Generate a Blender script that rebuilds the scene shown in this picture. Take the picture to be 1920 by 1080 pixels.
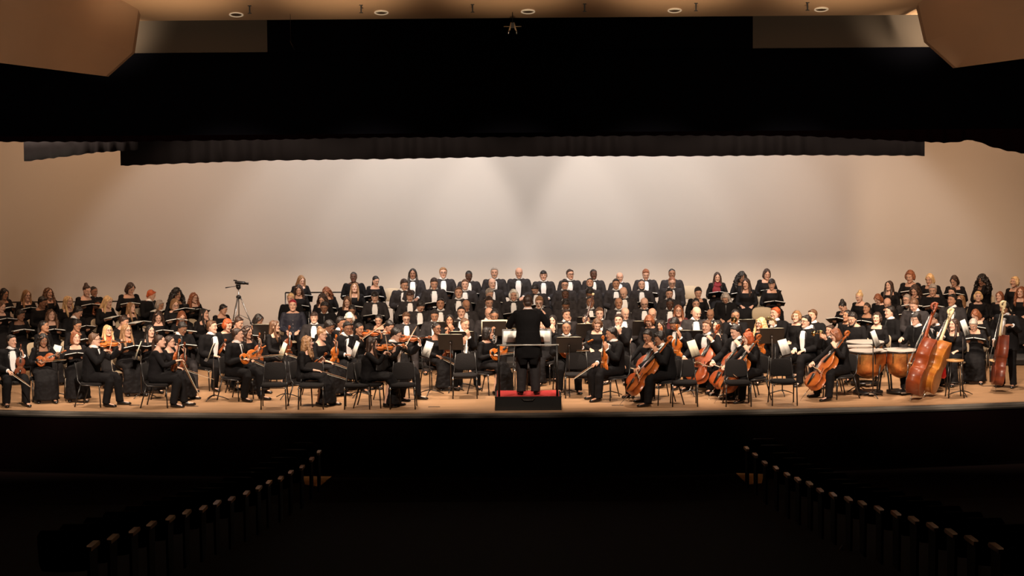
import bpy, math, random
import numpy as np
from mathutils import Vector as V, Matrix as MX, Euler
random.seed(7); rng = np.random.RandomState(7)
for o in list(bpy.data.objects): bpy.data.objects.remove(o)
SC = bpy.context.scene
COL = SC.collection
R = math.radians

# ------------------------------------------------------------------ camera
F, D, H = 3920.0, 40.0, 5.2
PITCH, ROLL = math.atan(302/F), R(-0.45)
CM = MX.Rotation(R(90)-PITCH, 4, 'X') @ MX.Rotation(ROLL, 4, 'Z')
cd = bpy.data.cameras.new('camera'); cam = bpy.data.objects.new('camera', cd); COL.objects.link(cam)
cam.matrix_world = MX.Translation((0, -D, H)) @ CM
cd.sensor_width = 36; cd.lens = 36*F/1920; cd.clip_end = 200
SC.camera = cam
def ray(px, py):
    return CM.to_3x3() @ V(((px-960)/F, -(py-540)/F, -1))
def at_z(px, py, z):
    d = ray(px, py); t = (z-H)/d.z; return V((d.x*t, -D+d.y*t, z))
def at_y(px, py, Y):
    d = ray(px, py); t = (Y+D)/d.y; return V((d.x*t, Y, H+d.z*t))

# ------------------------------------------------------------------ world, exposure
w = bpy.data.worlds.new('world'); SC.world = w; w.use_nodes = True
w.node_tree.nodes['Background'].inputs[0].default_value = (0.012, 0.010, 0.014, 1)
w.node_tree.nodes['Background'].inputs[1].default_value = 0.10
SC.view_settings.view_transform = 'Standard'; SC.view_settings.look = 'None'
SC.view_settings.exposure = 0.0; SC.view_settings.gamma = 1.0; SC.view_settings.use_curve_mapping = False

# ------------------------------------------------------------------ stage lights
def light(name, kind, loc, target, energy, color, size=.3, spot=60, blend=.3, sy=None):
    l = bpy.data.lights.new(name, kind); l.energy = energy; l.color = color
    if kind == 'SPOT': l.spot_size = R(spot); l.spot_blend = blend; l.shadow_soft_size = size
    elif kind == 'AREA':
        l.size = size
        if sy: l.shape = 'RECTANGLE'; l.size_y = sy
    else: l.shadow_soft_size = size
    o = bpy.data.objects.new(name, l); COL.objects.link(o); o.location = loc
    o.rotation_euler = (V(target)-V(loc)).to_track_quat('-Z', 'Y').to_euler()
    return o
WARM = (1, .80, .60); WW = (1, .95, .94)
# front-of-house spots in the ceiling slot over the first rows
for x in (-9.7, -7.5, -5.0, -2.5, 0, 2.5, 5.0, 7.5, 9.7):
    light('front_of_house_spot', 'SPOT', (x*(.94 if abs(x) < 5.5 else .80 if abs(x) < 8 else .62), -10.2, 8.4 if abs(x) < 7 else 6.9), (x, .55, .55), 4300, (1,.80,.62), .15, 25, .6)
# electrics just behind the valance, tilted up stage on to the choir
for x in (-8.6, -5.2, -1.8, 1.8, 5.2, 8.6):
    light('choir_spot', 'SPOT', (x, -1.6, 6.4), (x, 6.2, .9), 1350 if abs(x) < 4 else 1750, (1, .76, .55), .25, 60, .6)
# down lights between the borders, over the players
for x in (-9.2, -5.9, -2.9, 0, 2.9, 5.9, 9.2):
    light('border_down_light', 'SPOT', (x, .2, 6.5), (x, 1.5, 0), 1650, (1, .80, .62), .3, 66, .6)
# wash on the back wall from battens behind the second border
for x, tx, e in ((-3.5, -4.3, 820), (-1.5, -1.8, 430), (.45, .45, 400), (2.4, 2.7, 430), (4.3, 5.1, 820)):
    light('batten_wash_light', 'SPOT', (x, 5.6, 6.4), (tx, 10.1, 2.9), e, WW, .15, 88, .22)
for x in (-9.5, 9.8):
    light('batten_wash_light', 'SPOT', (x, 4.5, 6.9), (x*1.05, 9.9, 2.6), 800, (1, .62, .38), .3, 110, .8)

# ------------------------------------------------------------------ materials
MATS = {}
def mat(name, col, rough=.6, metal=0, spec=.5, bump=None, vary=None, coat=0, emit=None, sheen=0):
    if name in MATS: return MATS[name]
    m = bpy.data.materials.new(name); m.use_nodes = True; nt = m.node_tree
    b = nt.nodes['Principled BSDF']
    b.inputs['Base Color'].default_value = (*col, 1); b.inputs['Roughness'].default_value = rough
    b.inputs['Metallic'].default_value = metal; b.inputs['Specular IOR Level'].default_value = spec
    if coat: b.inputs['Coat Weight'].default_value = coat; b.inputs['Coat Roughness'].default_value = .12
    if sheen: b.inputs['Sheen Weight'].default_value = sheen
    if emit: b.inputs['Emission Color'].default_value = (*emit[0], 1); b.inputs['Emission Strength'].default_value = emit[1]
    if bump or vary:
        tc = nt.nodes.new('ShaderNodeTexCoord')
        def noise(scale, stretch=(1, 1, 1), detail=4):
            mp = nt.nodes.new('ShaderNodeMapping'); mp.inputs['Scale'].default_value = stretch
            n = nt.nodes.new('ShaderNodeTexNoise'); n.inputs['Scale'].default_value = scale; n.inputs['Detail'].default_value = detail
            nt.links.new(tc.outputs['Object'], mp.inputs[0]); nt.links.new(mp.outputs[0], n.inputs['Vector']); return n
        if bump:
            n = noise(bump[0], bump[2] if len(bump) > 2 else (1, 1, 1))
            bp = nt.nodes.new('ShaderNodeBump'); bp.inputs['Strength'].default_value = bump[1]; bp.inputs['Distance'].default_value = .02
            nt.links.new(n.outputs[0], bp.inputs['Height']); nt.links.new(bp.outputs[0], b.inputs['Normal'])
        if vary:   # (scale, second colour, stretch)
            n = noise(vary[0], vary[2] if len(vary) > 2 else (1, 1, 1))
            r = nt.nodes.new('ShaderNodeValToRGB'); r.color_ramp.elements[0].position = .35; r.color_ramp.elements[1].position = .65
            r.color_ramp.elements[0].color = (*col, 1); r.color_ramp.elements[1].color = (*vary[1], 1)
            nt.links.new(n.outputs[0], r.inputs[0]); nt.links.new(r.outputs[0], b.inputs['Base Color'])
    MATS[name] = m; return m
SKIN = {'p': (.70, .42, .31), 'l': (.59, .33, .23), 't': (.42, .21, .125), 'b': (.28, .135, .08), 'd': (.10, .045, .028)}
HAIR = {'k': (.010, .007, .006), 'd': (.030, .015, .010), 'b': (.085, .040, .020), 'l': (.21, .11, .050), 'y': (.52, .34, .17),
        'a': (.17, .055, .022), 'r': (.33, .065, .018), 'm': (.24, .008, .020), 'g': (.26, .22, .19), 'w': (.66, .60, .54)}
for k, c in SKIN.items(): mat('skin_'+k, c, .62, spec=.3, bump=(30, .08))
for k, c in HAIR.items(): mat('hair_'+k, c, .42, bump=(38, .8, (1, 1, .22)), vary=(26, tuple(min(1, v*1.7+.003) for v in c), (1, 1, .15)))
M_white_eye = mat('eye_white', (.75, .72, .68), .3); M_iris = mat('eye_iris', (.02, .012, .01), .2)
M_lips = mat('lips', (.42, .13, .11), .5); M_brow = mat('brow', (.03, .018, .012), .8)
M_suit = mat('suit_wool', (.026, .022, .0235), .8, spec=.3, bump=(9, .55)); M_suit2 = mat('suit_black', (.0055, .0048, .0055), .85, spec=.18, bump=(9, .5))
M_lapel = mat('satin_lapel', (.014, .012, .014), .35)
M_shirt = mat('white_shirt', (.86, .84, .84), .6, bump=(60, .2)); M_tie = mat('black_bow_tie', (.006, .006, .007), .4)
M_dress = mat('black_dress', (.0055, .0045, .0052), .8, spec=.2, bump=(11, .6)); M_satin = mat('black_satin', (.010, .010, .012), .28, bump=(9, .7))
M_velvet = mat('black_velvet', (.006, .005, .006), .9, spec=.2)
M_navy = mat('navy_cotton', (.016, .017, .032), .7, bump=(10, .6)); M_maroon = mat('maroon_cloth', (.11, .018, .022), .8, bump=(10, .5))
M_scarfr = mat('crimson_scarf', (.17, .010, .016), .85, bump=(14, .9)); M_scarfo = mat('orange_scarf', (.55, .11, .03), .85, bump=(14, .9), vary=(12, (.25, .03, .02)))
M_shoe = mat('black_leather', (.007, .006, .006), .25); M_glass = mat('glasses_frame', (.02, .015, .012), .3)
M_pearl = mat('pearl', (.75, .70, .6), .25)
M_chair = mat('black_upholstery', (.011, .009, .009), .85, spec=.25, bump=(60, .25)); M_cmetal = mat('black_steel', (.010, .009, .009), .3)
M_chrome = mat('chrome_cap', (.7, .7, .7), .2, 1)
M_beige = mat('beige_vinyl', (.44, .345, .235), .6, bump=(30, .1)); M_bmetal = mat('bronze_steel', (.22, .18, .14), .35, .7)
M_paper = mat('paper', (.80, .78, .73), .8); M_paper2 = mat('cream_paper', (.74, .69, .52), .8); M_cover = mat('black_folder', (.010, .009, .010), .5)
M_stand = mat('stand_steel', (.013, .010, .009), .4); M_pole = mat('stand_pole', (.05, .04, .035), .35, .6)
def varnish(name, a, b): return mat(name, a, .40, coat=.18, vary=(3, b, (1, 1, 3)))
M_vio = [varnish('violin_varnish', (.42, .105, .018), (.28, .055, .010)), varnish('dark_violin_varnish', (.22, .05, .012), (.13, .025, .008)),
         varnish('orange_violin_varnish', (.62, .17, .018), (.45, .10, .012))]
M_cello = varnish('cello_varnish', (.46, .125, .020), (.30, .062, .012)); M_cello2 = varnish('red_cello_varnish', (.36, .07, .012), (.24, .042, .010))
M_bass1 = varnish('red_bass_varnish', (.27, .052, .010), (.17, .028, .008)); M_bass2 = varnish('amber_bass_varnish', (.46, .17, .022), (.30, .085, .012))
M_bass3 = varnish('dark_bass_varnish', (.17, .03, .009), (.09, .016, .007))
M_ebony = mat('ebony', (.010, .008, .007), .3); M_bone = mat('pale_machine_head', (.62, .50, .30), .4)
M_string = mat('string_steel', (.6, .58, .55), .3, 1); M_stick = mat('bow_stick', (.26, .12, .05), .35); M_hairw = mat('bow_hair', (.78, .72, .58), .6)
M_silver = mat('silver', (.75, .73, .70), .18, 1); M_brass = mat('brass', (.72, .50, .22), .2, 1); M_reed = mat('reed_wood', (.05, .018, .012), .3)
M_copper = mat('copper_bowl', (.85, .40, .13), .38, .85, bump=(9, .9), vary=(5, (.45, .12, .035))); M_drum = mat('drum_head', (.40, .35, .31), .6)
M_red = mat('red_plastic', (.65, .02, .02), .4); M_wood = mat('stool_wood', (.48, .25, .09), .4)
M_alu = mat('tripod_aluminium', (.42, .40, .38), .3, .9); M_plastic = mat('black_plastic', (.01, .01, .01), .4)

# ------------------------------------------------------------------ geometry helpers
def nrm(v): v = V(v); return v.normalized()
class G:
    def __init__(s): s.v = []; s.f = []
    def add(s, vs, fs):
        n = len(s.v); s.v += [tuple(v) for v in vs]; s.f += [tuple(i+n for i in f) for f in fs]; return s
    def rings(s, rings, closed=True):
        n = len(rings[0]); vs = [p for r in rings for p in r]; fs = []
        for k in range(len(rings)-1):
            for i in range(n): j = (i+1) % n; fs.append((k*n+i, k*n+j, (k+1)*n+j, (k+1)*n+i))
        fs.append(tuple(range(n))[::-1]); m = (len(rings)-1)*n; fs.append(tuple(range(m, m+n)))
        return s.add(vs, fs)
    def tube(s, pts, rad, n=10, side=None):
        """pts: centres; rad: radius or (rx, ry) per point; side: vector kept as the rx axis"""
        pts = [V(p) for p in pts]; rg = []; prev = None
        for i, p in enumerate(pts):
            a = pts[max(0, i-1)]; b = pts[min(len(pts)-1, i+1)]; t = (b-a)
            t = t.normalized() if t.length > 1e-7 else V((0, 0, 1))
            if side is not None: u = V(side)
            elif prev is not None: u = prev
            else: u = V((1, 0, 0)) if abs(t.x) < .8 else V((0, 1, 0))
            u = u-t*u.dot(t); u.normalize(); w_ = t.cross(u); prev = u
            r = rad[i] if isinstance(rad, (list, tuple)) and not isinstance(rad, float) and len(rad) == len(pts) and not (isinstance(rad[0], float) and False) else rad
            if isinstance(r, (tuple, list)): rx, ry = r
            else: rx = ry = r
            rg.append([p+u*(rx*math.cos(2*math.pi*k/n))+w_*(ry*math.sin(2*math.pi*k/n)) for k in range(n)])
        return s.rings(rg)
    def ell(s, c, r, rot=None, nu=14, nv=9):
        c = V(c); rg = []
        rot = rot or MX.Identity(3)
        for j in range(nv+1):
            a = math.pi*(j if 0 < j < nv else (.04 if j == 0 else nv-.04))/nv
            rg.append([c+rot@V((r[0]*math.sin(a)*math.cos(2*math.pi*i/nu), r[1]*math.sin(a)*math.sin(2*math.pi*i/nu), -r[2]*math.cos(a))) for i in range(nu)])
        return s.rings(rg)
    def box(s, c, d, rot=None):
        c = V(c); rot = rot or MX.Identity(3)
        vs = [c+rot@V((x*d[0]/2, y*d[1]/2, z*d[2]/2)) for x in (-1, 1) for y in (-1, 1) for z in (-1, 1)]
        return s.add(vs, [(0, 1, 3, 2), (4, 6, 7, 5), (0, 4, 5, 1), (2, 3, 7, 6), (0, 2, 6, 4), (1, 5, 7, 3)])
    def prism(s, poly, z0, z1, axis='z'):
        n = len(poly)
        f3 = {'z': lambda p, h: (p[0], p[1], h), 'y': lambda p, h: (p[0], h, p[1]), 'x': lambda p, h: (h, p[0], p[1])}[axis]
        return s.add([f3(p, z0) for p in poly]+[f3(p, z1) for p in poly],
                     [tuple(range(n)), tuple(range(n, 2*n))[::-1]]+[(i, i+n, (i+1) % n+n, (i+1) % n) for i in range(n)])
    def tf(s, M): s.v = [tuple(M@V(p)) for p in s.v]; return s
    def mesh(s, name, m=None, smooth=True):
        me = bpy.data.meshes.new(name); me.from_pydata(s.v, [], s.f); me.update()
        import bmesh
        b = bmesh.new(); b.from_mesh(me); bmesh.ops.recalc_face_normals(b, faces=b.faces); b.to_mesh(me); b.free()
        if smooth: me.polygons.foreach_set('use_smooth', [True]*len(me.polygons))
        if m: me.materials.append(m)
        return me
TS = bpy.data.scenes.new('build')
def solid(g, name, m, voxel, ratio=.4, sm=2, noise=None):
    """fuse overlapping closed shells into one continuous surface"""
    me = g.mesh('tmp'); o = bpy.data.objects.new('tmp', me); TS.collection.objects.link(o)
    r = o.modifiers.new('r', 'REMESH'); r.mode = 'VOXEL'; r.voxel_size = voxel; r.use_smooth_shade = True
    if sm: s = o.modifiers.new('s', 'SMOOTH'); s.iterations = sm; s.factor = .5
    if noise:
        t = bpy.data.textures.get('hairnoise%g' % noise[0]) or bpy.data.textures.new('hairnoise%g' % noise[0], 'CLOUDS'); t.noise_scale = noise[0]
        d = o.modifiers.new('d', 'DISPLACE'); d.texture = t; d.strength = noise[1]; d.mid_level = .5
    if ratio < 1: d = o.modifiers.new('d', 'DECIMATE'); d.ratio = ratio
    vl = TS.view_layers[0]; vl.update(); dg = vl.depsgraph; dg.update()
    out = bpy.data.meshes.new_from_object(o.evaluated_get(dg), depsgraph=dg); out.name = name
    out.materials.clear(); out.materials.append(m)
    out.polygons.foreach_set('use_smooth', [True]*len(out.polygons)); out.polygons.foreach_set('material_index', [0]*len(out.polygons))
    bpy.data.objects.remove(o); bpy.data.meshes.remove(me); return out
def obj(name, me, parent=None, M=None):
    o = bpy.data.objects.new(name, me); COL.objects.link(o)
    if parent: o.parent = parent
    if M is not None: o.matrix_basis = M
    return o
def empty(name, M): 
    o = bpy.data.objects.new(name, None); COL.objects.link(o); o.matrix_basis = M; o.empty_display_size = .1; return o
def tag(o, label=None, cat=None, group=None, kind=None):
    if label: o['label'] = label
    if cat: o['category'] = cat
    if group: o['group'] = group
    if kind: o['kind'] = kind
    return o
def copy_tree(o, M, label=None, group=None):
    r = o.copy(); COL.objects.link(r); r.matrix_basis = M
    if label: r['label'] = label
    if group: r['group'] = group
    def rec(src, dst):
        for ch in src.children:
            c = ch.copy(); COL.objects.link(c); c.parent = dst; rec(ch, c)
    rec(o, r); return r
def join_meshes(base, extra):
    """append (mesh G, material) islands to a mesh"""
    import bmesh
    bm = bmesh.new(); bm.from_mesh(base)
    for g, m in extra:
        base.materials.append(m); k = len(base.materials)-1
        vs = [bm.verts.new(p) for p in g.v]
        fs = []
        for f in g.f:
            try: q = bm.faces.new([vs[i] for i in f]); q.material_index = k; q.smooth = True; fs.append(q)
            except ValueError: pass
        bmesh.ops.recalc_face_normals(bm, faces=fs)
    bm.to_mesh(base); bm.free(); return base
def basis(x, y, z, o=(0, 0, 0)):
    return MX.Translation(o) @ MX((V(x), V(y), V(z))).transposed().to_4x4()
def zy(up, front, o):
    """matrix whose +Z is up and whose -Y is (as near as possible) front"""
    z = nrm(up); y = -V(front); y = (y-z*y.dot(z)).normalized(); return basis(y.cross(z), y, z, o)
PEOPLE = """
# x y row cloth hair col skin yaw hy hp pose | desc
774 513 A T long k b 0 0 5 lap|man with long black hair
831 511 A Tg curly l l 5 0 -3 folder|man with curly light hair and glasses
879 517 A T crop k d 0 0 25 folder|dark-skinned man looking down
927 511 A T short g l 0 0 0 lap|man with grey hair and moustache
973 511 A T bald g l -5 10 12 lap|bald man
1019 516 A T fringe k l 0 0 5 lap|man with a black bowl-shaped fringe
1069 514 A Tg short d l 0 25 0 lap|brown-haired man with glasses
1113 514 A T crop k d 0 10 5 lap|dark-skinned man with flat-topped hair
1162 520 A T rim g l 0 -5 12 lap|balding grey-haired man
1211 514 A T short a l 0 5 20 folder|man with reddish brown hair
1260 513 A T crop k b 0 0 5 lap|brown-skinned man with short hair
565 525 A v long l p 10 25 25 folder|woman with long light brown hair hiding her face
663 519 A f crop k d 0 5 0 folder|broad dark-skinned singer in black top
705 546 A f tied k l 0 30 20 folder|woman with black hair tied back
1345 519 A sc long d l 0 -5 12 folder|woman in a long crimson scarf
1391 519 A v big k b -5 25 20 folder|woman with big black curly hair
1438 513 A v bob d l 5 0 25 folder|woman with brown bob
758 533 B T short d l 5 15 20 chin|man resting cheek on hand
814 531 B T short d l 5 0 18 folder|brown-haired man reading
872 533 B T short b p 0 0 0 folder|young light-brown-haired man
923 531 B T bald b p 5 10 5 folder|bald man looking aside
1003 542 B T curly k l -5 -15 35 folder|dark curly-haired man bowing his head
1059 533 B Tg short k l 0 0 8 folder|black-haired man with glasses
1106 531 B T short k t 0 0 -15 lap|bearded man with raised chin
1155 532 B T short k t 0 -5 5 lap|tanned man with black hair
1203 533 B T crop d p 0 5 5 folder|short-haired man with beard
1260 529 B Tg crop a p 0 0 15 lap|man with glasses and thin reddish hair
560 543 B f wavy d l 5 0 15 folder|smiling woman with long dark wavy hair
612 547 B f wavy a l 0 -10 35 folder|woman with long auburn waves looking down
665 539 B f long l p 0 0 -8 folder|woman with long light hair and raised face
1399 531 B f long d l -5 -20 10 lap|woman with long straight dark hair
1447 532 B v fringe k l 0 -10 15 folder|woman with black fringe in v-neck top
769 554 C T fringe d l 0 5 25 folder|man with shaggy dark brown hair
860 548 C T short b l 0 0 5 lap|man with parted brown hair
918 551 C T short g l 5 15 15 folder|man with short reddish grey hair
963 553 C T fluffy w l 0 0 10 folder|white-haired elderly man
1060 552 C T crop k d 0 0 5 lap|dark-skinned bearded man
1106 550 C T curly k b 0 0 40 lap|man with curly black hair bowing low
1169 548 C T bald g p 0 -15 30 folder|bald man bowing his head
1255 550 C T short k l 0 0 8 folder|man with upright black hair
545 559 C N short y l 0 -10 10 lap|blond singer hidden behind the navy shirt
604 560 C f wavy d l 0 -10 30 folder|woman with brown waves looking down
651 565 C f long b p 0 5 25 folder|woman with brown hair smiling down
703 556 C T fringe k p 0 0 18 folder|young man with black fringe and pale face
1309 548 C f short k l 5 5 20 folder|woman with short black hair
1360 562 C N fluffy g l -5 -10 45 lap|grey-haired singer bowing in dark jacket
826 569 D T short k t 0 5 5 lap|tanned man with short black hair
789 574 D T curly k l 10 15 35 folder|man with curly black hair tilting down
874 572 D T rim g t 0 25 15 lap|balding tanned man
917 566 D T short d l 0 10 18 folder|man with combed brown hair
1011 566 D Tg short l p -5 -5 25 folder|sandy-haired man with glasses
1061 571 D T curly k b 0 0 40 folder|man with dark curls reading
1107 566 D T crop k b 0 -5 5 lap|brown-skinned man with open white shirt front
1160 568 D T rim g t 0 0 0 lap|older tanned man with grey sides
1208 568 D Tg bald b p 0 0 20 folder|bald man with glasses holding folder
1256 569 D T crop k d 0 0 20 folder|dark-skinned man in bow tie
549 572 D nv short m p 5 0 5 lap|singer with magenta hair and navy shirt
608 576 D N curly k b 0 5 15 lap|singer with dark curls
660 581 D f tied k t 5 5 30 folder|woman with centre-parted black hair
1305 569 D f tied k l 0 -5 10 lap|small woman hidden behind a bald man
762 596 E Tg curly b p 5 5 25 folder|man with curly brown hair and glasses
815 591 E T short k t 0 0 15 folder|black-haired man looking down
865 585 E T short k l 0 0 0 lap|young man with thick black hair
917 587 E Tg bald b l 5 15 10 folder|bald man with glasses
1062 590 E T short d l 5 15 5 chin|dark-haired man with hand on cheek
1124 587 E T short b p 0 -5 10 lap|man with short receding brown hair
1172 587 E T bald g p 0 15 15 lap|pale bald man
1223 588 E Tg rim g l 0 -10 20 folder|balding bearded man with glasses
1272 582 E mrg long a l 0 0 0 lap|woman with glasses and maroon top
1306 587 E T bald b p 5 20 15 lap|large bald man with wide white shirt
1332 590 E T bald k t 0 -10 15 lap|tanned man with shaved head
655 597 E N fluffy w l 0 5 35 lap|white-haired singer bowing
710 599 E f tied k l -5 -5 20 folder|woman with black hair tied back
589 595 E T fringe d p 0 0 5 folder|young man with brown fringe
8 550 La f long k t 35 25 25 folder|woman with very long black hair
50 553 La f long l p 25 20 10 folder|woman with long sandy hair
91 549 La f wavy b l 30 15 5 lap|woman with brown hair half tied up
163 544 La f bun d p 25 20 20 folder|woman with brown hair tied up
176 547 La N crop k b 30 20 10 lap|dark-haired singer half hidden
245 540 La f bob d l 15 30 30 folder|woman with dark red-brown bob and necklace
284 553 La N short r p 60 40 25 folder|red-haired singer turned away
332 552 La v big k t 30 10 10 folder|woman with very big black curls
364 569 La f wavy a p 25 20 10 folder|woman with long auburn hair
3 574 Lb v bob b p 30 20 15 folder|brown-haired singer at the very edge
80 566 Lb N short k t 40 30 20 lap|woman with short dark hair and sheer sleeves
128 565 Lb v long y p 35 15 5 lap|woman with long pale blonde hair
202 565 Lb f long y p 45 25 15 folder|woman with very long golden hair
246 576 Lb f long l p 45 20 0 folder|woman with long sandy hair facing right
300 573 Lb N fluffy g t 35 25 25 lap|grey curly-haired woman
328 571 Lb jg bob l p 15 10 20 folder|woman with light-tipped bob and glasses
419 582 Lb f short k l 30 40 25 folder|woman with short dark hair and bare neckline
39 590 L3 pn short k b 25 35 25 folder|woman with pearl necklace
96 590 L3 f wavy b p 20 10 5 folder|woman with wavy brown hair and open folder
146 585 L3 N short k l 40 40 30 folder|singer with short black hair turned right
185 577 L3 f wavy a p 45 20 0 lap|woman with big auburn waves
233 602 L3 j short d l 50 20 20 lap|brown-haired singer behind the blonde
297 593 L3 f wavy d p 20 -10 30 folder|woman with dark waves reading
341 593 L3 fg long a p 20 5 30 folder|woman with red-brown hair and glasses
383 588 L3 f long k p 40 20 -5 chin|woman with black hair touching her neck
83 611 L4 j tied k t 55 20 0 lap|woman with dark hair pulled back
145 609 L4 fg short k t 35 20 20 folder|singer with short dark hair and glasses
142 633 L5 v bob a p 15 15 5 folder|woman with reddish bob
202 620 L5 osg long y p 20 15 0 folder|blonde woman with glasses and orange scarf
237 620 L5 vg long l l 30 20 -5 folder|woman with glasses and shiny black blouse
282 620 L5 v long k p 15 20 5 folder|woman with black hair and deep v-neck
342 615 L4 N short k b 20 30 30 folder|dark-haired singer with white lanyard
427 609 L4 j fluffy r p 30 20 20 lap|woman with bright red curly hair
448 604 L4 j short d l 40 20 20 folder|dark-haired singer bowing behind
485 599 L4 f bob k b 35 30 30 folder|woman with black bob in scooped top
1706 516 Ra f fluffy a l -10 -15 20 folder|woman with curly auburn bob
1743 523 Ra v bob y l -15 -15 20 folder|woman with blonde bob
1789 526 Ra v bob d l -15 -20 30 folder|woman with dark brown bob
1841 525 Ra v big k b -20 -20 15 chin|woman with big black curls, hand on chin
1902 528 Ra v fluffy y l -30 -20 -5 lap|woman with curly grey-blonde hair
1667 535 Ra f long d p -20 -15 0 lap|woman with very long straight brown hair
1611 556 Rb f bun y p -30 -20 25 lap|blonde woman with her hair in a bun
1646 565 Rb j bob a p -30 -20 35 lap|red-haired singer bowing
1715 544 Rb j wavy d l -20 -10 30 folder|woman with dark hair reading behind
1749 543 Rb B short g l -10 -10 20 folder|grey-haired singer in black collared shirt
1785 548 Rb j short k p -20 -20 0 lap|black-haired singer, only the face showing
1834 560 Rb j fluffy y p -10 5 5 lap|woman with short bright blonde hair
1874 563 Rb j bob a p -20 -20 5 lap|auburn-haired singer behind the bass
1914 547 Rb v wavy a p -20 -10 0 lap|red-haired woman at the edge
1580 574 Rc f bun k l -30 -20 35 folder|woman with black bun looking down
1625 578 Rc f tied d t -25 -20 0 folder|woman with dark tied hair
1664 568 Rc j rim k l -20 0 30 lap|singer with only the forehead showing
1700 562 Rc Tg short g p -20 -15 10 folder|grey-haired singer with glasses
1713 572 Rc T curly b p -20 -15 30 lap|man with wavy brown hair bowing
1785 563 Rc T short k t -25 -15 -5 lap|dark-haired man looking up
1801 563 Rc j long l p -25 -20 0 lap|sandy-haired singer behind the scroll
1829 590 R4 f bob a p -20 -30 35 folder|woman with red-brown bob bowing
1588 591 R4 j tied k t -30 -15 5 lap|woman with dark fringe beside the drums
1598 597 R5 B short k l -40 5 15 lap|bearded man behind the kettledrums
1644 596 R4 v fluffy d p -25 5 0 lap|smiling woman with curly brown hair
1825 608 R4 f short g l -15 -15 35 folder|grey-haired woman with scooped neckline
1788 608 R5 f long d p -30 -25 0 lap|woman with dark hair seated behind tall stool
1917 568 R4 fg short d p -20 -20 0 vrest|woman with glasses at the right edge with violin
22 640 V T short k l 25 30 5 vrest|front violinist in tuxedo with violin on his knee
81 637 V f wavy k b 20 10 20 vlap|woman with dark curls in a long skirt behind a music stand
178 636 V Ng short b p 80 10 5 vplay|bespectacled violinist in black jacket bowing at far left
300 640 V fh tied d p 85 10 5 vrest2|front violinist in velvet top with her hair back
319 641 V fg curly d p 65 20 5 vrest|curly-haired violinist with glasses
398 612 V T short b p 45 25 0 vrestL|tuxedoed man with combed brown hair and white shirt
446 627 V N short d p 60 15 5 vlap|man in black suit and black tie, violin across lap
464 622 V v wavy d l 40 20 10 vrest|woman in v-neck with violin behind the black-suited man
515 611 V fg long b p 60 20 5 vrest|woman with straight brown hair and glasses, holding viola
577 641 V f wavy l p 70 20 0 vrestL|violinist with very long light brown curls
604 626 V fg bun l p 55 20 10 vrest|violinist with glasses and lace neckline
618 612 V N curly k b 45 20 30 vrest|curly black-haired violinist bowing low
640 605 V T short k b 30 25 10 vrest|black-haired violinist seated behind his stand partner
652 615 V T short k b 25 0 10 chin|black-haired man in tuxedo with hand on chin
674 616 V j tied k t 35 10 10 vplay|violinist half hidden behind her instrument
698 643 V fg long d p 85 10 0 vplay|violinist with long dark hair and glasses
743 627 V Tg short k p 60 15 20 vplay|violinist in tuxedo with glasses and thick dark hair
730 611 V j short k l 45 20 30 lap|dark-haired musician bowing behind
819 616 V vg bun k b 30 10 5 vrest|woman with dark bun and glasses resting her violin
843 600 V j bob k t 0 0 0 wind|woman with black bob behind a stand
872 608 V T crop b l 10 15 10 wind|short-haired man in bow tie holding white reed instrument
927 591 V T crop k t 0 0 15 wind|black-haired man behind the wide stand
915 624 V j bob k p 55 35 0 vlap|woman with black hair and bright orange viola
1019 608 V j long b p -25 -10 5 flute|woman playing flute beside the conductor
1036 601 V j long k p -10 0 5 wind|round-faced woman playing oboe
1099 598 V j tied k l -5 0 10 bassoon|bassoon player with only the forehead showing
1062 614 V T crop k t 5 -10 0 vlap|black-haired man in tuxedo with viola on lap
1120 608 V v fluffy b p -5 10 30 lap|woman with curly brown bob looking down
1146 625 V T short k t -60 -20 10 vrest|violist in tuxedo facing left
1160 600 V N curly d p -10 5 5 wind|young man with dark curly hair and open collar
1217 602 V j fluffy a l -20 0 35 lap|red-haired musician bowing behind a stand
1240 611 V j long k l -30 -10 10 vrest|dark-haired woman between two stands
1265 608 V T short k t -30 -20 35 vrest|black-haired violist looking down
1214 630 V f short k t -35 -5 20 cello|cellist in short sleeves behind the front cello
1237 633 V T fringe k t -75 -10 15 cello|front cellist in black suit with straight black hair
1325 612 V T short b l -35 0 -5 cello|cellist in tuxedo with his mouth open
1344 611 V j long k p -30 0 5 vrest|dark-haired woman behind the cello scroll
1379 621 V T short k p -50 -10 20 cello|cellist in tuxedo bending to his strings
1402 633 V f bob r p -60 -20 10 cello|red-haired woman playing cello
1379 591 V T crop k t -10 10 10 trumpet|man with trumpet and short black hair
1426 606 V jg wavy y p -30 -15 -5 vrest|blonde woman with dark glasses
1453 587 V T curly r p -30 -15 5 horn|orange-haired man playing horn
1493 593 V j fluffy l p -20 -10 5 lap|woman with blond bob
1511 602 V Tg short k p -45 -10 -5 lap|heavy-set man in tuxedo with glasses and wide white shirt
1523 591 V T short b l -30 -10 5 lap|man in tuxedo with bow tie behind the heavy man
1556 620 V N short d l -40 -10 5 trumpet|brass player in profile behind the cellist
1566 628 V j bob a p -65 -15 20 cello|auburn-haired woman playing the rightmost cello
1668 584 V N short k p -60 -10 5 lap|black-haired man in suit seated at kettledrums
1717 598 S Ng fringe k p -50 -10 10 bass|glasses-wearing bassist with hand on the neck
1751 598 S Tg short k l -60 -10 10 bass|bassist in white shirt behind two basses
1883 578 K T short k b -40 -20 10 bass|standing bassist with the dark red bass
"""
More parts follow.
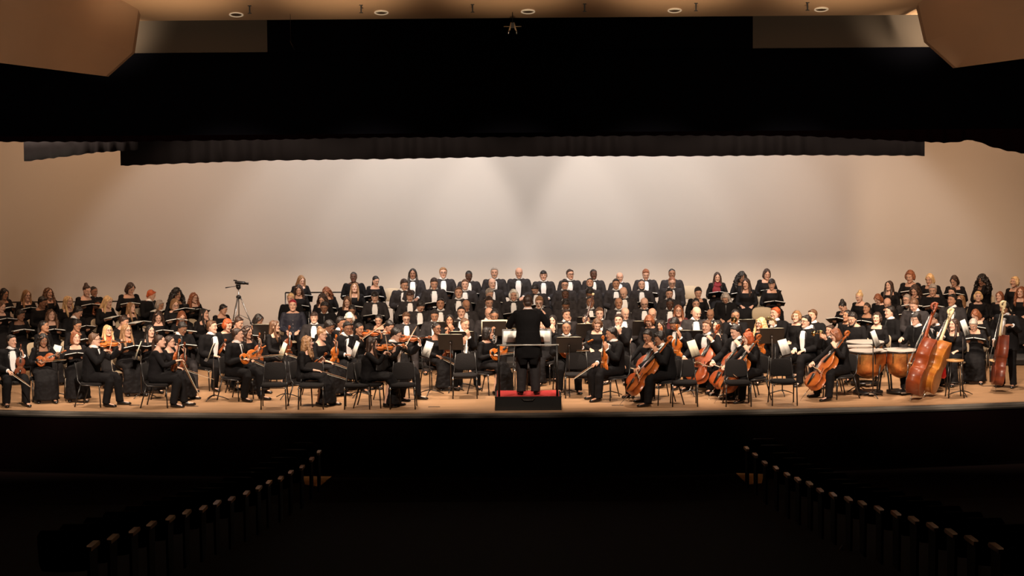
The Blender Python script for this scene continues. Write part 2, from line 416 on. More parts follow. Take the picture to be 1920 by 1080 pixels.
# ------------------------------------------------------------------ people
def head_geo(sex):
    """closed shells of a head, face to -Y, centre at the ears"""
    g = G(); s = 1 if sex == 'm' else .95
    rg = []
    prof = [(-.112, .030, .030, -.056), (-.102, .046, .048, -.042), (-.082, .060, .068, -.022), (-.055, .069, .080, -.008), (-.02, .075, .090, .0),
            (.02, .079, .096, .003), (.055, .078, .094, .005), (.082, .068, .080, .008), (.104, .046, .055, .010), (.115, .020, .022, .012)]
    for z, rx, ry, cy in prof:
        r = []
        for i in range(20):
            a = 2*math.pi*i/20; x = rx*math.cos(a); y = ry*math.sin(a)
            if y < 0: y *= .93
            r.append(V((x*s, (y+cy)*s, z*s)))
        rg.append(r)
    g.rings(rg)
    g.ell((0, -.083*s, -.098*s), (.020, .016, .014))                       # chin
    g.tube([(0, -.082*s, .020*s), (0, -.094*s, -.005), (0, -.104*s, -.024*s), (0, -.090*s, -.033*s)], [.007, .009, .0125, .009], 8)   # nose
    g.ell((0, -.080*s, .032*s), (.046, .010, .008))                        # brow ridge
    for e in (-1, 1):
        g.ell((e*.036*s, -.070*s, -.025*s), (.019, .014, .020))            # cheek
        g.ell((e*.074*s, .008, -.008), (.009, .020, .032), MX.Rotation(R(12*e), 3, 'Z'))   # ear
    return g
def face_islands(sex, mood):
    s = 1 if sex == 'm' else .95; out = []
    w_ = G(); ir = G(); br = G()
    for e in (-1, 1):
        w_.ell((e*.031*s, -.0775*s, .010*s), (.0125, .009, .0048), nu=10, nv=6); ir.ell((e*.031*s, -.0850*s, .0095*s), (.0062, .004, .0058), nu=8, nv=5)
        br.tube([(e*.013*s, -.0905*s, .029*s), (e*.032*s, -.0885*s, .034*s), (e*.050*s, -.076*s, .029*s)], [.0026, .0032, .002], 6)
    lp = G().tube([(-.023*s, -.080*s, -.058*s), (-.009, -.0885*s, -.056*s), (.009, -.0885*s, -.056*s), (.023*s, -.080*s, -.058*s)], [(.002, .002), (.005, .0035), (.005, .0035), (.002, .002)], 8, side=(0, 0, 1))
    return [(w_, M_white_eye), (ir, M_iris), (br, M_brow), (lp, M_lips)]
def hair_geo(st):
    """(shells, noise, voxel) of a hair style in head space"""
    g = G(); nz = (.03, .007)
    cap = lambda k=1.0, up=0: g.ell((0, .028, .027+up), (.0835*k, .090*k, .0955*k), MX.Rotation(R(-22), 3, 'X'), nu=20, nv=14)
    if st in ('short', 'crop', 'fringe', 'curly', 'fluffy', 'tied', 'bun', 'long', 'wavy', 'bob', 'big'):
        cap({'crop': .995, 'curly': 1.06, 'fluffy': 1.12, 'tied': 1.0, 'bun': 1.0, 'big': 1.25, 'wavy': 1.06}.get(st, 1.03), .004)
    if st in ('short', 'fringe', 'curly', 'fluffy'):
        g.tube([(-.072, -.012, .055), (-.048, -.052, .088), (.008, -.064, .100), (.05, -.050, .088), (.074, -.012, .055)], [.009, .014, .016, .013, .008], 8)
        for e in (-1, 1): g.tube([(e*.076, -.010, .05), (e*.079, -.004, .01), (e*.077, .006, -.01)], [.009, .007, .004], 8)
        g.ell((0, .075, -.03), (.062, .040, .055))
    if st in ('short', 'fringe', 'curly', 'fluffy', 'crop'): g.ell((0, -.004, .050), (.0795, .068, .070))
    if st == 'fringe':
        g.tube([(-.068, -.038, .06), (-.03, -.075, .062), (.02, -.079, .064), (.064, -.045, .062)], [.014, .020, .020, .014], 8)
        g.ell((0, .07, -.05), (.075, .045, .07))
        for e in (-1, 1): g.ell((e*.078, .016, .0), (.014, .03, .045))
    if st in ('long', 'wavy', 'bob', 'big'):
        for e in (-1, 1): g.tube([(e*.004, -.030, .108), (e*.030, -.060, .088), (e*.060, -.056, .055), (e*.078, -.030, .010), (e*.080, -.012, -.04)], [.014, .016, .015, .013, .012], 9)
        g.ell((0, -.002, .050), (.079, .066, .072))
    if st in ('tied', 'bun'): g.ell((0, -.006, .045), (.080, .070, .074))
    if st == 'curly': nz = (.022, .022)
    if st == 'fluffy':
        nz = (.025, .028)
        for e in (-1, 1): g.ell((e*.082, .012, -.01), (.034, .055, .075))
        g.ell((0, .08, -.03), (.085, .05, .08))
    if st == 'rim':
        for e in (-1, 1): g.tube([(e*.068, -.020, .030), (e*.080, .02, .018), (e*.06, .075, .0), (0, .102, -.01)], [(.010, .018), (.013, .040), (.014, .045), (.014, .05)], 10, side=(e, 0, 0))
        nz = (.02, .010)
    if st == 'bald':
        for e in (-1, 1): g.tube([(e*.070, .0, .0), (e*.074, .04, -.01), (e*.05, .085, -.02), (0, .098, -.03)], [(.004, .02), (.006, .028), (.007, .03), (.007, .03)], 10, side=(e, 0, 0))
        nz = None
    if st == 'bun': g.ell((0, .075, .115), (.046, .046, .042)); nz = (.03, .010)
    if st == 'tied':
        g.ell((0, .115, .0), (.035, .035, .045)); g.tube([(0, .12, -.02), (0, .13, -.10), (0, .125, -.20), (0, .12, -.27)], [.03, .032, .026, .010], 10)
    if st == 'bob':
        g.tube([(0, .03, .05), (0, .035, -.02), (0, .035, -.075), (0, .03, -.115)], [(.090, .085), (.099, .090), (.106, .090), (.092, .08)], 18, side=(1, 0, 0))
    if st in ('long', 'wavy', 'big'):
        k = {'long': 1, 'wavy': 1.22, 'big': 1.55}[st]
        g.tube([(0, .04, .05), (0, .055, -.05), (0, .075, -.15), (0, .095, -.25), (0, .105, -.34)], [(.088*k, .070), (.100*k, .065*k), (.115*k, .050*k), (.110*k, .035), (.075*k, .018)], 18, side=(1, 0, 0))
        for e in (-1, 1):
            g.tube([(e*.045, -.055, .088), (e*.078, -.035, .03), (e*.088*k, -.025, -.06), (e*.098*k, -.045, -.16), (e*.092*k, -.080, -.27), (e*.085, -.09, -.33)],
                   [.014, .020*k, .024*k, .030*k, .026*k, .010], 10)
        if st != 'long': nz = (.035, .034 if st == 'wavy' else .055)
    return g, nz
_face_cut = None
HAIRC = {}
def hair_mesh(st, c):
    k = (st, c)
    if k in HAIRC: return HAIRC[k]
    base = HAIRC.get(st)
    if base is None:
        g, nz = hair_geo(st); base = solid(g, 'hair', MATS['hair_'+c], .0085, .45, 1, nz); HAIRC[st] = base
    m = base.copy(); m.materials.clear(); m.materials.append(MATS['hair_'+c]); HAIRC[k] = m; return m

def hand(g, w_, d, n, side, curl=35, sc=1.0):
    """palm, four fingers and thumb. w_ wrist, d direction, n palm normal, side = thumb side sign"""
    d = nrm(d); n = V(n); n = (n-d*n.dot(d)).normalized(); l = d.cross(n)*side
    w_ = V(w_)
    g.tube([w_-d*.01, w_+d*.03*sc, w_+d*.07*sc, w_+d*.092*sc], [(.026, .017), (.036, .017), (.042, .015), (.040, .011)], 10, side=l)
    for i, (o, L) in enumerate(((.033, .070), (.011, .080), (-.011, .074), (-.033, .060))):
        p = w_+d*.088*sc+l*o; q = [p-d*.02]; ang = R(curl*(.45+.12*i)); dd = d.copy()
        q.append(p)
        for k, f in enumerate((.45, .32, .23)):
            dd = (d*math.cos(ang*(k+1))+n*math.sin(ang*(k+1))); p = p+dd*L*f*sc; q.append(p)
        g.tube(q, [.0085, .0095, .0088, .0080, .0062], 7)
    p = w_+d*.02+l*.028
    g.tube([p, p+d*.03+l*.024+n*.008, p+d*.055+l*.030+n*.020, p+d*.075+l*.026+n*.032], [.012, .0115, .0100, .0070], 7)
def ik(s, t, a, b, pole):
    s, t = V(s), V(t); dv = t-s; L = min(dv.length, (a+b)*.995); d = dv.normalized()
    x = (a*a-b*b+L*L)/(2*L); h = math.sqrt(max(1e-6, a*a-x*x)); p = V(pole); p = (p-d*p.dot(d)).normalized()
    return s+d*x+p*h, s+d*L
ST = {'m': dict(w=[(-.09, .160, .110), (0, .185, .138), (.12, .178, .138), (.25, .188, .134), (.36, .212, .136), (.45, .208, .112), (.505, .140, .090), (.545, .068, .064)], sh=(.205, .462), L=.535),
      'f': dict(w=[(-.09, .155, .110), (0, .185, .135), (.12, .150, .118), (.22, .148, .116), (.32, .168, .136), (.42, .164, .100), (.470, .108, .076), (.51, .052, .052)], sh=(.166, .430), L=.505)}
POSE = {   # hands: (wrist, direction, palm normal)
 'folderlow': dict(R=((-.14, -.25, .69), (.25, -1, .10), (.2, 0, 1)), L=((.14, -.25, .69), (-.25, -1, .10), (-.2, 0, 1))),
 'lap': dict(R=((-.11, -.26, .66), (.35, -1, -.25), (0, 0, -1)), L=((.11, -.26, .66), (-.35, -1, -.25), (0, 0, -1))),
 'folder': dict(R=((-.14, -.27, .80), (.25, -1, .10), (.2, 0, 1)), L=((.14, -.27, .80), (-.25, -1, .10), (-.2, 0, 1))),
 'chin': dict(R=((-.10, -.26, .70), (.6, -.8, 0), (0, 0, -1)), L=((.055, -.155, 1.06), (-.1, .15, 1), (-.3, 1, 0)), lean=8),
 'vplay': dict(R=((-.20, -.36, 1.02), (.8, -.5, -.3), (0, -.3, -1)), L=((.30, -.45, .99), (-.2, -.05, 1), (-.7, .5, 0)), lean=6),
 'vrest': dict(R=((-.12, -.32, .66), (.3, -1, -.25), (0, 0, -1)), L=((.17, -.30, .93), (-.25, -.15, 1), (-1, .2, 0)), lean=3),
 'vrest2': dict(R=((-.06, -.40, .82), (.5, -.8, .1), (0, 0, -1)), L=((.15, -.36, .97), (-.2, -.25, 1), (-1, .2, 0)), lean=6),
 'vrestL': dict(R=((-.10, -.28, .66), (.4, -1, -.2), (0, 0, -1)), L=((.15, -.30, .78), (-.25, -.4, .6), (-1, .2, 0)), lean=5),
 'vlap': dict(R=((-.12, -.26, .76), (.6, -.9, .1), (0, .6, -1)), L=((.26, -.30, .84), (-.2, -.8, .4), (-.6, .6, .4)), lean=6),
 'cello': dict(R=((-.30, -.44, .62), (.5, -.7, -.2), (0, .2, -1)), L=((.22, -.30, .95), (-.6, .0, .7), (-.8, .3, -.3)), lean=8, knees=.27),
 'wind': dict(R=((-.05, -.32, .86), (.2, -.5, .8), (.5, .9, 0)), L=((.05, -.28, .97), (-.2, -.4, .9), (-.5, .9, 0)), lean=2),
 'flute': dict(R=((-.32, -.20, 1.07), (-.1, -.3, 1), (.1, 1, 0)), L=((-.06, -.24, 1.08), (-.5, -.2, .8), (0, 1, .2)), lean=0),
 'oboe': dict(), 'bassoon': dict(R=((-.16, -.24, .78), (.2, -.7, .6), (.8, .5, 0)), L=((.10, -.26, 1.0), (-.4, -.4, .8), (-.8, .5, 0)), lean=0),
 'trumpet': dict(R=((-.05, -.30, 1.05), (.1, -.8, .6), (.8, .2, .1)), L=((.06, -.30, 1.03), (-.1, -.8, .6), (-.8, .2, .1)), lean=0),
 'horn': dict(R=((-.18, -.24, .80), (.1, -1, .2), (1, 0, 0)), L=((.10, -.30, .98), (-.3, -.8, .5), (-.8, .3, 0)), lean=0),
 'bass': dict(R=((-.12, -.42, .92), (.4, -.9, -.2), (.2, .3, -1)), L=((.44, -.30, 1.08), (-.5, -.6, .4), (-.6, .6, 0)), lean=10, kind='stool'),
 'conduct': dict(pR=(-.5, .2, -1), pL=(.5, .2, -1), R=((-.30, -.36, 1.36), (.15, -.8, .5), (.6, 0, -.6)), L=((.29, -.38, 1.30), (-.15, -.8, .5), (-.6, 0, -.6)), lean=7, kind='stand'),
 'stand': dict(R=((-.23, -.14, .95), (0, -.3, -1), (1, 0, 0)), L=((.28, -.36, 1.30), (-.5, -.7, .1), (-.3, .1, -1)), lean=9, kind='stand'),
}
def skeleton(pose, sex, hy, hp):
    P = POSE[pose]; K = {}; S = ST[sex]; kind = P.get('kind', 'sit')
    zb = {'sit': .53, 'stand': .96, 'stool': .75}[kind]
    dz = zb-.53 if kind == 'sit' else 0
    lean = R(P.get('lean', 2)); u = V((0, -math.sin(lean), math.cos(lean))); fw = V((0, -math.cos(lean), -math.sin(lean)))
    K.update(B=V((0, 0, zb)), u=u, fw=fw, S=S, sex=sex, kind=kind, P=P)
    K['N'] = K['B']+u*(S['L'])
    K['HR'] = (MX.Rotation(R(hy), 3, 'Z') @ MX.Rotation(R(hp), 3, 'X'))
    nk = K['N']+V((0, -.020, .022)); K['nk'] = nk
    K['Hc'] = nk+K['HR']@V((0, -.018, .100))
    sx, sz = S['sh']; K['s'] = {-1: K['B']+u*sz+V((-sx, 0, 0)), 1: K['B']+u*sz+V((sx, 0, 0))}
    a, b = (.30, .26) if sex == 'm' else (.275, .24)
    K['arm'] = {}
    for e, k in ((-1, 'R'), (1, 'L')):
        w_, d, n = P[k]; w_ = V(w_)
        if kind == 'stool' and k == 'R': w_ = w_+V((0, 0, .12))
        pole = P.get('p'+k, (e*.45, .30, -1))
        el, wr = ik(K['s'][e], w_, a, b, pole); K['arm'][e] = (el, wr, V(d), V(n))
    kn = P.get('knees', .12 if sex == 'f' else .16)
    K['leg'] = {}
    for e in (-1, 1):
        hip = K['B']+V((e*.092, 0, -.01))
        if kind == 'sit': K['leg'][e] = (hip, V((e*kn, -.43, .515)), V((e*(kn+.01), -.40-(.07 if e > 0 else -.06), .085)), V((e*(kn+.03), -.56-(.07 if e > 0 else -.06), .035)))
        elif kind == 'stool': K['leg'][e] = (hip, V((e*.16, -.33, .53)), V((e*.17, -.27, .09)), V((e*.19, -.42, .04)))
        else: K['leg'][e] = (hip, V((e*.115, -.03, .50)), V((e*.125, .02, .085)), V((e*.165, -.13, .035)))
    return K
def stations(K, off=0, t0=-1, t1=9, ks=1.0):
    pts, rad = [], []
    W = K['S']['w']; ts = sorted(set([t for t, _, _ in W if t0 <= t <= t1]+[t for t in (t0, t1) if W[0][0] < t < W[-1][0]]))
    for t in ts:
        rx = np.interp(t, [a[0] for a in W], [a[1] for a in W])+off; ry = np.interp(t, [a[0] for a in W], [a[2] for a in W])+off
        pts.append(K['B']+K['u']*t); rad.append((rx*ks, ry*ks))
    return pts, rad
def clamp_tube(g, pts, rad, n=20): g.tube(pts, rad, n, side=(1, 0, 0))
def arm_rad(K, off): 
    f = 1.08 if K['sex'] == 'm' else .90
    return [.054*f+off, .047*f+off, .040*f+off, .040*f+off, .028*f+off]
def arm_pts(K, e, cut=1.0):
    s = K['s'][e]; el, wr, _, _ = K['arm'][e]
    return [s+V((-e*.025, 0, .005)), s.lerp(el, .5), s.lerp(el, .97), el.lerp(wr, .15), el.lerp(wr, cut)]
BODY = {}
def body_mesh(pose, sex, hy, hp, skin):
    k = (pose, sex, hy, hp)
    if k not in BODY:
        K = skeleton(pose, sex, hy, hp); g = G()
        p, r = stations(K, -.004); clamp_tube(g, p, r, 18)
        g.tube([K['N']-K['u']*.05, K['N']+V((0, -.006, .01)), K['nk']+V((0, -.004, .03)), K['Hc']+K['HR']@V((0, .018, -.045))], [(.062, .058), (.054, .054), (.051, .052), (.052, .058)] if sex == 'm' else [(.055, .05), (.045, .046), (.043, .045), (.047, .052)], 14)
        hg = head_geo(sex).tf(MX.Translation(K['Hc']) @ K['HR'].to_4x4()); g.add(hg.v, hg.f)
        for e in (-1, 1):
            g.tube(arm_pts(K, e), arm_rad(K, -.004), 10); g.ell(K['s'][e]+V((-e*.015, 0, 0)), (.052, .052, .052))
            el, wr, d, n = K['arm'][e]
            g.tube([el.lerp(wr, .9), wr], [(.026, .024), (.025, .018)], 9); hand(g, wr, d, n, -e, 40)
            hp_, kn, an, to = K['leg'][e]
            g.tube([hp_, hp_.lerp(kn, .5), kn, kn.lerp(an, .3), kn.lerp(an, .7), an], [.076, .064, .044, .046, .036, .030], 12)
            g.tube([an+V((0, .03, -.03)), an+V((0, 0, -.03)), to, to+(to-an)*.15], [(.030, .03), (.034, .036), (.036, .022), (.024, .012)], 10, side=(1, 0, 0))
        m = solid(g, 'person', MATS['skin_'+skin], .0078, .30, 1)
        isl = face_islands(sex, 0); M = MX.Translation(K['Hc']) @ K['HR'].to_4x4()
        for q, _ in isl: q.tf(M)
        join_meshes(m, isl); BODY[k] = m; BODY[('K',)+k] = K
    kk = k+(skin,)
    if kk not in BODY:
        m = BODY[k].copy(); m.materials[0] = MATS['skin_'+skin]; BODY[kk] = m
    return BODY[kk], BODY[('K',)+k]
CLO = {}
def clothes(pose, sex, cl, K):
    """list of (name, mesh, label)"""
    k = (pose, sex, cl)
    if k in CLO: return CLO[k]
    out = []; u = K['u']; B = K['B']; sit = K['kind'] != 'stand'
    tux = cl in ('T', 'N'); shirtm = cl in ('B', 'nv')
    # upper garment
    g = G(); off = .022 if tux else .016
    top = {'T': .532, 'N': .532, 'B': .50, 'nv': .50, 'j': .44}.get(cl, .425) if sex == 'm' else {'j': .455, 'fh': .44, 'v': .42, 'mr': .43}.get(cl, .415)
    p, r = stations(K, off, -.09, top)
    if tux: r[-1] = (.088, .084)
    clamp_tube(g, p, r)
    for e in (-1, 1):
        so = .017 if tux else .010
        rr = arm_rad(K, so); rr[-1] += .006 if tux else .002
        q = arm_pts(K, e, .93 if tux or shirtm else (.55 if cl == 'mr' else .80 if cl in ('f',) else .90)); g.tube(q, rr, 12)
        g.ell(K['s'][e]+V((-e*.022, 0, .000)), (.058+so, .060+so*.6, .055+so*.4))
    if K['kind'] == 'stand' and tux:     # coat skirt / tails
        g.tube([B+V((0, 0, .14)), B+V((0, .01, 0)), B+V((0, .02, -.10)), B+V((0, .02, -.30 if pose == 'conduct' else -.20))], [(.205, .150), (.225, .165), (.235, .170), (.245, .175)], 20, side=(1, 0, 0))
        if pose == 'conduct':
            for e in (-1, 1): g.tube([B+V((e*.11, .10, -.05)), B+V((e*.105, .13, -.22)), B+V((e*.085, .13, -.42))], [(.115, .055), (.105, .045), (.06, .022)], 12, side=(1, 0, 0))
    if K['kind'] == 'sit' and tux: g.ell(B+V((0, -.02, -.01)), (.205, .165, .09))
    m_ = {'T': M_suit, 'N': M_suit2, 'B': M_suit2, 'nv': M_navy, 'v': M_dress, 'mr': M_maroon, 'fh': M_velvet, 'j': M_dress}.get(cl, M_dress)
    nm = 'jacket' if tux else 'shirt' if shirtm else 'top'
    me = solid(g, nm, m_, .0125, .5, 2, (.09, .012))
    if cl in ('v', 'vg'):  pass
    out.append((nm, me, None))
    W = K['S']['w']; ip = lambda t, c: float(np.interp(t, [a[0] for a in W], [a[c] for a in W]))
    def patch(ts, fw, off, thick=.006, x0=lambda t: 0):
        vs = []; n = 9; fs = []
        for t in ts:
            rx, ry = ip(t, 1)+off, ip(t, 2)+off; w0, w1 = fw(t)
            for i in range(n):
                x = w0+(w1-w0)*i/(n-1); y = ry*math.sqrt(max(.02, 1-(x/rx)**2)); c = B+u*t+K['fw']*y; c.x = x; vs.append(c)
        m = len(ts)
        for a in range(m-1):
            for i in range(n-1): fs.append((a*n+i, a*n+i+1, (a+1)*n+i+1, (a+1)*n+i))
        q = G(); nv = len(vs)
        back = [v-K['fw']*.03 for v in vs]; q.v = [tuple(v) for v in vs+back]; q.f = fs+[tuple(i+nv for i in f)[::-1] for f in fs]
        edge = [i for i in range(n)]+[a*n+n-1 for a in range(1, m)]+[(m-1)*n+i for i in range(n-2, -1, -1)]+[a*n for a in range(m-2, 0, -1)]
        for a, b_ in zip(edge, edge[1:]+edge[:1]): q.f.append((a, a+nv, b_+nv, b_))
        return q
    if cl == 'T':
        tt = np.linspace(.10, .505, 12); wid = lambda t: float(np.interp(t, [.10, .14, .25, .38, .46, .505], [.012, .042, .060, .066, .056, .040]))
        out.append(('shirt_front', patch(tt, lambda t: (-wid(t), wid(t)), .034).mesh('shirt_front', M_shirt), None))
        for e in (-1, 1):
            tl = np.linspace(.11, .47, 9)
            out.append(('lapel', patch(tl, lambda t: tuple(sorted((e*(wid(t)-.004), e*(wid(t)+float(np.interp(t, [.11, .3, .4, .47], [.006, .024, .032, .02]))))))[::1], .036).mesh('lapel', M_lapel), None))
    if cl == 'N':
        tt = np.linspace(.30, .505, 8); wid = lambda t: float(np.interp(t, [.30, .505], [.008, .042]))
        out.append(('shirt_front', patch(tt, lambda t: (-wid(t), wid(t)), .032).mesh('shirt_front', M_shirt if pose in ('vplay', 'vlap', 'lap2') else M_suit2), None))
        out.append(('necktie', patch(np.linspace(.24, .50, 6), lambda t: (-.014, .014), .040).mesh('necktie', M_tie), None))
    if tux:
        g = G(); c0 = K['N']; g.tube([c0-u*.022+K['fw']*.012, c0-u*.002+K['fw']*.012, c0+u*.030+K['fw']*.006], [(.092, .090), (.082, .082), (.066, .068)], 18, side=(1, 0, 0))
        out.append(('shirt_collar', g.mesh('shirt_collar', M_shirt if cl == 'T' else M_shirt), None))
    if cl == 'T':
        g = G(); c = K['N']-u*.030+K['fw']*.122
        for e in (-1, 1): g.tube([c, c+V((e*.018, 0, 0)), c+V((e*.050, 0, 0)), c+V((e*.054, 0, 0))], [(.011, .009), (.013, .009), (.027, .010), (.024, .006)], 8, side=(0, 0, 1))
        g.ell(c, (.011, .013, .012)); out.append(('bow_tie', g.mesh('bow_tie', M_tie), None))
        for e in (-1, 1):
            el, wr, _, _ = K['arm'][e]; g = G().tube([el.lerp(wr, .88), el.lerp(wr, .985)], [.040, .039], 12); out.append(('shirt_cuff', g.mesh('shirt_cuff', M_shirt), None))
    if cl in ('B', 'nv'):
        g = G(); c0 = K['N']-u*.035
        for e in (-1, 1): g.tube([c0+V((e*.01, .055, .03)), c0+V((e*.062, .01, .022)), c0+V((e*.045, -.062, .0)), c0+V((e*.028, -.088, -.03))], [(.006, .016), (.006, .018), (.006, .020), (.005, .014)], 8, side=(e, 0, 0))
        out.append(('collar', g.mesh('collar', m_), None))
        q = patch(np.linspace(.42, .50, 4), lambda t: (-(t-.40)*.36, (t-.40)*.36), .024)
        g = G()
        for t in (.12, .2, .28, .36): g.ell(B+u*t+K['fw']*(ip(t, 2)+.024), (.006, .004, .006), nu=8, nv=5)
        out.append(('shirt_buttons', g.mesh('shirt_buttons', M_pearl if cl == 'nv' else M_suit2), None))
    # legs
    if sex == 'm' or cl == 'fh' or K['kind'] == 'stool' or pose == 'cello':
        g = G(); g.tube([B+V((0, 0, .07)), B+V((0, 0, -.02)), B+V((0, 0, -.07))], [(.172, .130), (.178, .14), (.165, .12)], 18, side=(1, 0, 0))
        for e in (-1, 1):
            h, kn, an, to = K['leg'][e]
            g.tube([h, h.lerp(kn, .5), h.lerp(kn, .95), kn.lerp(an, .12), kn.lerp(an, .5), kn.lerp(an, .88), an+V((0, 0, -.02))], [q*(1.18 if pose == 'conduct' else 1) for q in (.108, .098, .084, .084, .076, .070, .070)], 12)
        out.append(('trousers', solid(g, 'trousers', M_suit if tux else M_suit2, .0125, .5, 2, (.08, .014)), None))
    else:
        g = G()
        if sit:
            g.tube([B+V((0, .04, .05)), B+V((0, .03, -.02)), B+V((0, -.10, .02)), B+V((0, -.25, .025)), B+V((0, -.40, .01)), V((0, -.475, .40)), V((0, -.47, .25)), V((0, -.46, .07))],
                   [(.165, .13), (.20, .12), (.215, .110), (.22, .10), (.22, .095), (.215, .10), (.225, .12), (.245, .15)], 20, side=(1, 0, 0))
        else:
            g.tube([B+V((0, 0, .08)), B, V((0, 0, .6)), V((0, 0, .08))], [(.15, .12), (.2, .15), (.2, .16), (.24, .2)], 20, side=(1, 0, 0))
        out.append(('skirt', solid(g, 'skirt', M_dress, .015, .5, 2, (.07, .03)), None))
    for e in (-1, 1):
        h, kn, an, to = K['leg'][e]; g = G(); d = (to-an); d.z = 0; d.normalize()
        g.tube([an-d*.045+V((0, 0, -.035)), an+V((0, 0, -.035)), an+d*.09+V((0, 0, -.05)), an+d*.17+V((0, 0, -.056)), an+d*.205+V((0, 0, -.062))],
               [(.030, .036), (.040, .048), (.042, .032), (.040, .024), (.020, .014)], 12, side=(d.y, -d.x, 0))
        out.append(('shoe', g.mesh('shoe', M_shoe), None))
        if sex == 'm': out.append(('sock', G().tube([kn.lerp(an, .75), an+V((0, 0, .0)), an+d*.02+V((0, 0, -.03)), an+d*.07+V((0, 0, -.042))], [.043, .041, .044, .034], 12).mesh('sock', M_suit2), None))
    CLO[k] = out; return out
def glasses_mesh():
    g = G()
    for e in (-1, 1):
        pts = [V((e*.031+.023*math.cos(a), -.104, .011+.016*math.sin(a))) for a in np.linspace(0, 2*math.pi, 13)]
        g.tube(pts, .0028, 5); g.tube([(e*.054, -.102, .014), (e*.076, -.06, .014), (e*.080, .01, .006)], .0025, 5)
    g.tube([(-.008, -.105, .014), (.008, -.105, .014)], .0025, 5)
    return g.mesh('glasses', M_glass)
GL = glasses_mesh()
def extra_mesh(kind, K):
    N, u, fw, B = K['N'], K['u'], K['fw'], K['B']; g = G()
    if kind == 'pearls':
        for a in np.linspace(0, 2*math.pi, 30): g.ell(N-u*.055+V((.088*math.cos(a), 0, -.02*(1-math.sin(a))))-fw*(.095*math.sin(a)-.005), (.007,)*3, nu=6, nv=4)
        return g.mesh('pearl_necklace', M_pearl)
    m = M_scarfr if kind == 'scarfr' else M_scarfo
    for j in range(3): 
        pts = [N-u*(.02+.03*j)+V((.085*math.cos(a), .012+.09*math.sin(a)-.03*j*(math.sin(a) < 0), -.01*math.sin(3*a))) for a in np.linspace(0, 2*math.pi, 15)]
        g.tube(pts, .028, 8)
    g.tube([N-u*.07+fw*.10, N-u*.18+fw*.16, N-u*.34+fw*.17, N-u*.44+fw*.18], [(.05, .028), (.075, .022), (.07, .02), (.06, .012)], 10, side=(1, 0, 0))
    if kind == 'scarfr': g.tube([N-u*.07+fw*.10+V((-.03, 0, 0)), N-u*.16+fw*.15+V((-.07, 0, 0)), N-u*.40+fw*.16+V((-.08, 0, 0))], [(.04, .028), (.06, .022), (.05, .012)], 10, side=(1, 0, 0))
    return solid(g, 'scarf', m, .009, .5, 1, (.03, .012))
DK = {}
def make_person(M, sc, pose, sex, cl, st, hc, skin, hy, hp, label, cat='person', group=None, extras=(), dark=False):
    me, K = body_mesh(pose, sex, hy, hp, skin)
    o = obj('person', me, None, M @ MX.Scale(sc, 4)); tag(o, label, cat, group)
    for nm, m, lb in clothes(pose, sex, cl, K):
        if dark and m.materials[0] == M_suit:
            if m.name not in DK: c_ = m.copy(); c_.materials[0] = M_suit2; DK[m.name] = c_
            m = DK[m.name]
        obj(nm, m, o)
    HM = MX.Translation(K['Hc']) @ K['HR'].to_4x4()
    if sex == 'f': HMs = HM @ MX.Scale(.955, 4)
    else: HMs = HM
    obj('hair', hair_mesh(st, hc), o, HMs)
    if 'g' in extras: obj('glasses', GL, o, HMs)
    if 'moustache' in extras: obj('moustache', G().tube([(-.028, -.094, -.052), (0, -.106, -.045), (.028, -.094, -.052)], [.005, .008, .005], 7).mesh('moustache', MATS['hair_'+hc]), o, HMs)
    if 'beard' in extras:
        g = G().tube([(-.070, -.005, -.02), (-.064, -.035, -.065), (-.040, -.070, -.102), (0, -.092, -.112), (.040, -.070, -.102), (.064, -.035, -.065), (.070, -.005, -.02)], [(.008, .012), (.012, .016), (.016, .02), (.018, .022), (.016, .02), (.012, .016), (.008, .012)], 8)
        obj('beard', g.mesh('beard', MATS['hair_k' if hc in 'kd' else 'hair_'+hc]), o, HMs)
    for x in ('pearls', 'scarfr', 'scarfo'):
        if x in extras: obj('pearl_necklace' if x == 'pearls' else 'scarf', extra_mesh(x, K), o)
    return o, K
# ------------------------------------------------------------------ the setting
def wood_floor():
    m = bpy.data.materials.new('stage_planks'); m.use_nodes = True; nt = m.node_tree; b = nt.nodes['Principled BSDF']
    tc = nt.nodes.new('ShaderNodeTexCoord'); br = nt.nodes.new('ShaderNodeTexBrick')
    br.inputs['Scale'].default_value = 1; br.inputs['Brick Width'].default_value = 1.4; br.inputs['Row Height'].default_value = .07
    br.inputs['Mortar Size'].default_value = .0012; br.inputs['Color1'].default_value = (.60, .345, .185, 1); br.inputs['Color2'].default_value = (.50, .28, .14, 1)
    br.inputs['Mortar'].default_value = (.38, .20, .10, 1)
    nt.links.new(tc.outputs['Object'], br.inputs['Vector'])
    n = nt.nodes.new('ShaderNodeTexNoise'); mp = nt.nodes.new('ShaderNodeMapping'); mp.inputs['Scale'].default_value = (.6, 14, 1)
    n.inputs['Scale'].default_value = 2.2; nt.links.new(tc.outputs['Object'], mp.inputs[0]); nt.links.new(mp.outputs[0], n.inputs['Vector'])
    mx = nt.nodes.new('ShaderNodeMixRGB'); mx.blend_type = 'MULTIPLY'; mx.inputs[0].default_value = .6
    nt.links.new(br.outputs[0], mx.inputs[1]); nt.links.new(n.outputs[0], mx.inputs[2]); nt.links.new(mx.outputs[0], b.inputs['Base Color'])
    b.inputs['Roughness'].default_value = .45; return m
M_floor = wood_floor()
M_wall = mat('plaster_wall', (.58, .505, .43), .9, bump=(.8, .25), vary=(.25, (.55, .475, .40)))
M_panel = mat('brown_panel', (.42, .25, .145), .85, vary=(.5, (.38, .225, .13)))
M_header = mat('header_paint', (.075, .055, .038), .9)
M_val = mat('velvet_valance', (.008, .0008, .0015), .95, spec=.05); M_border = mat('black_border_cloth', (.007, .006, .007), .9, spec=.08)
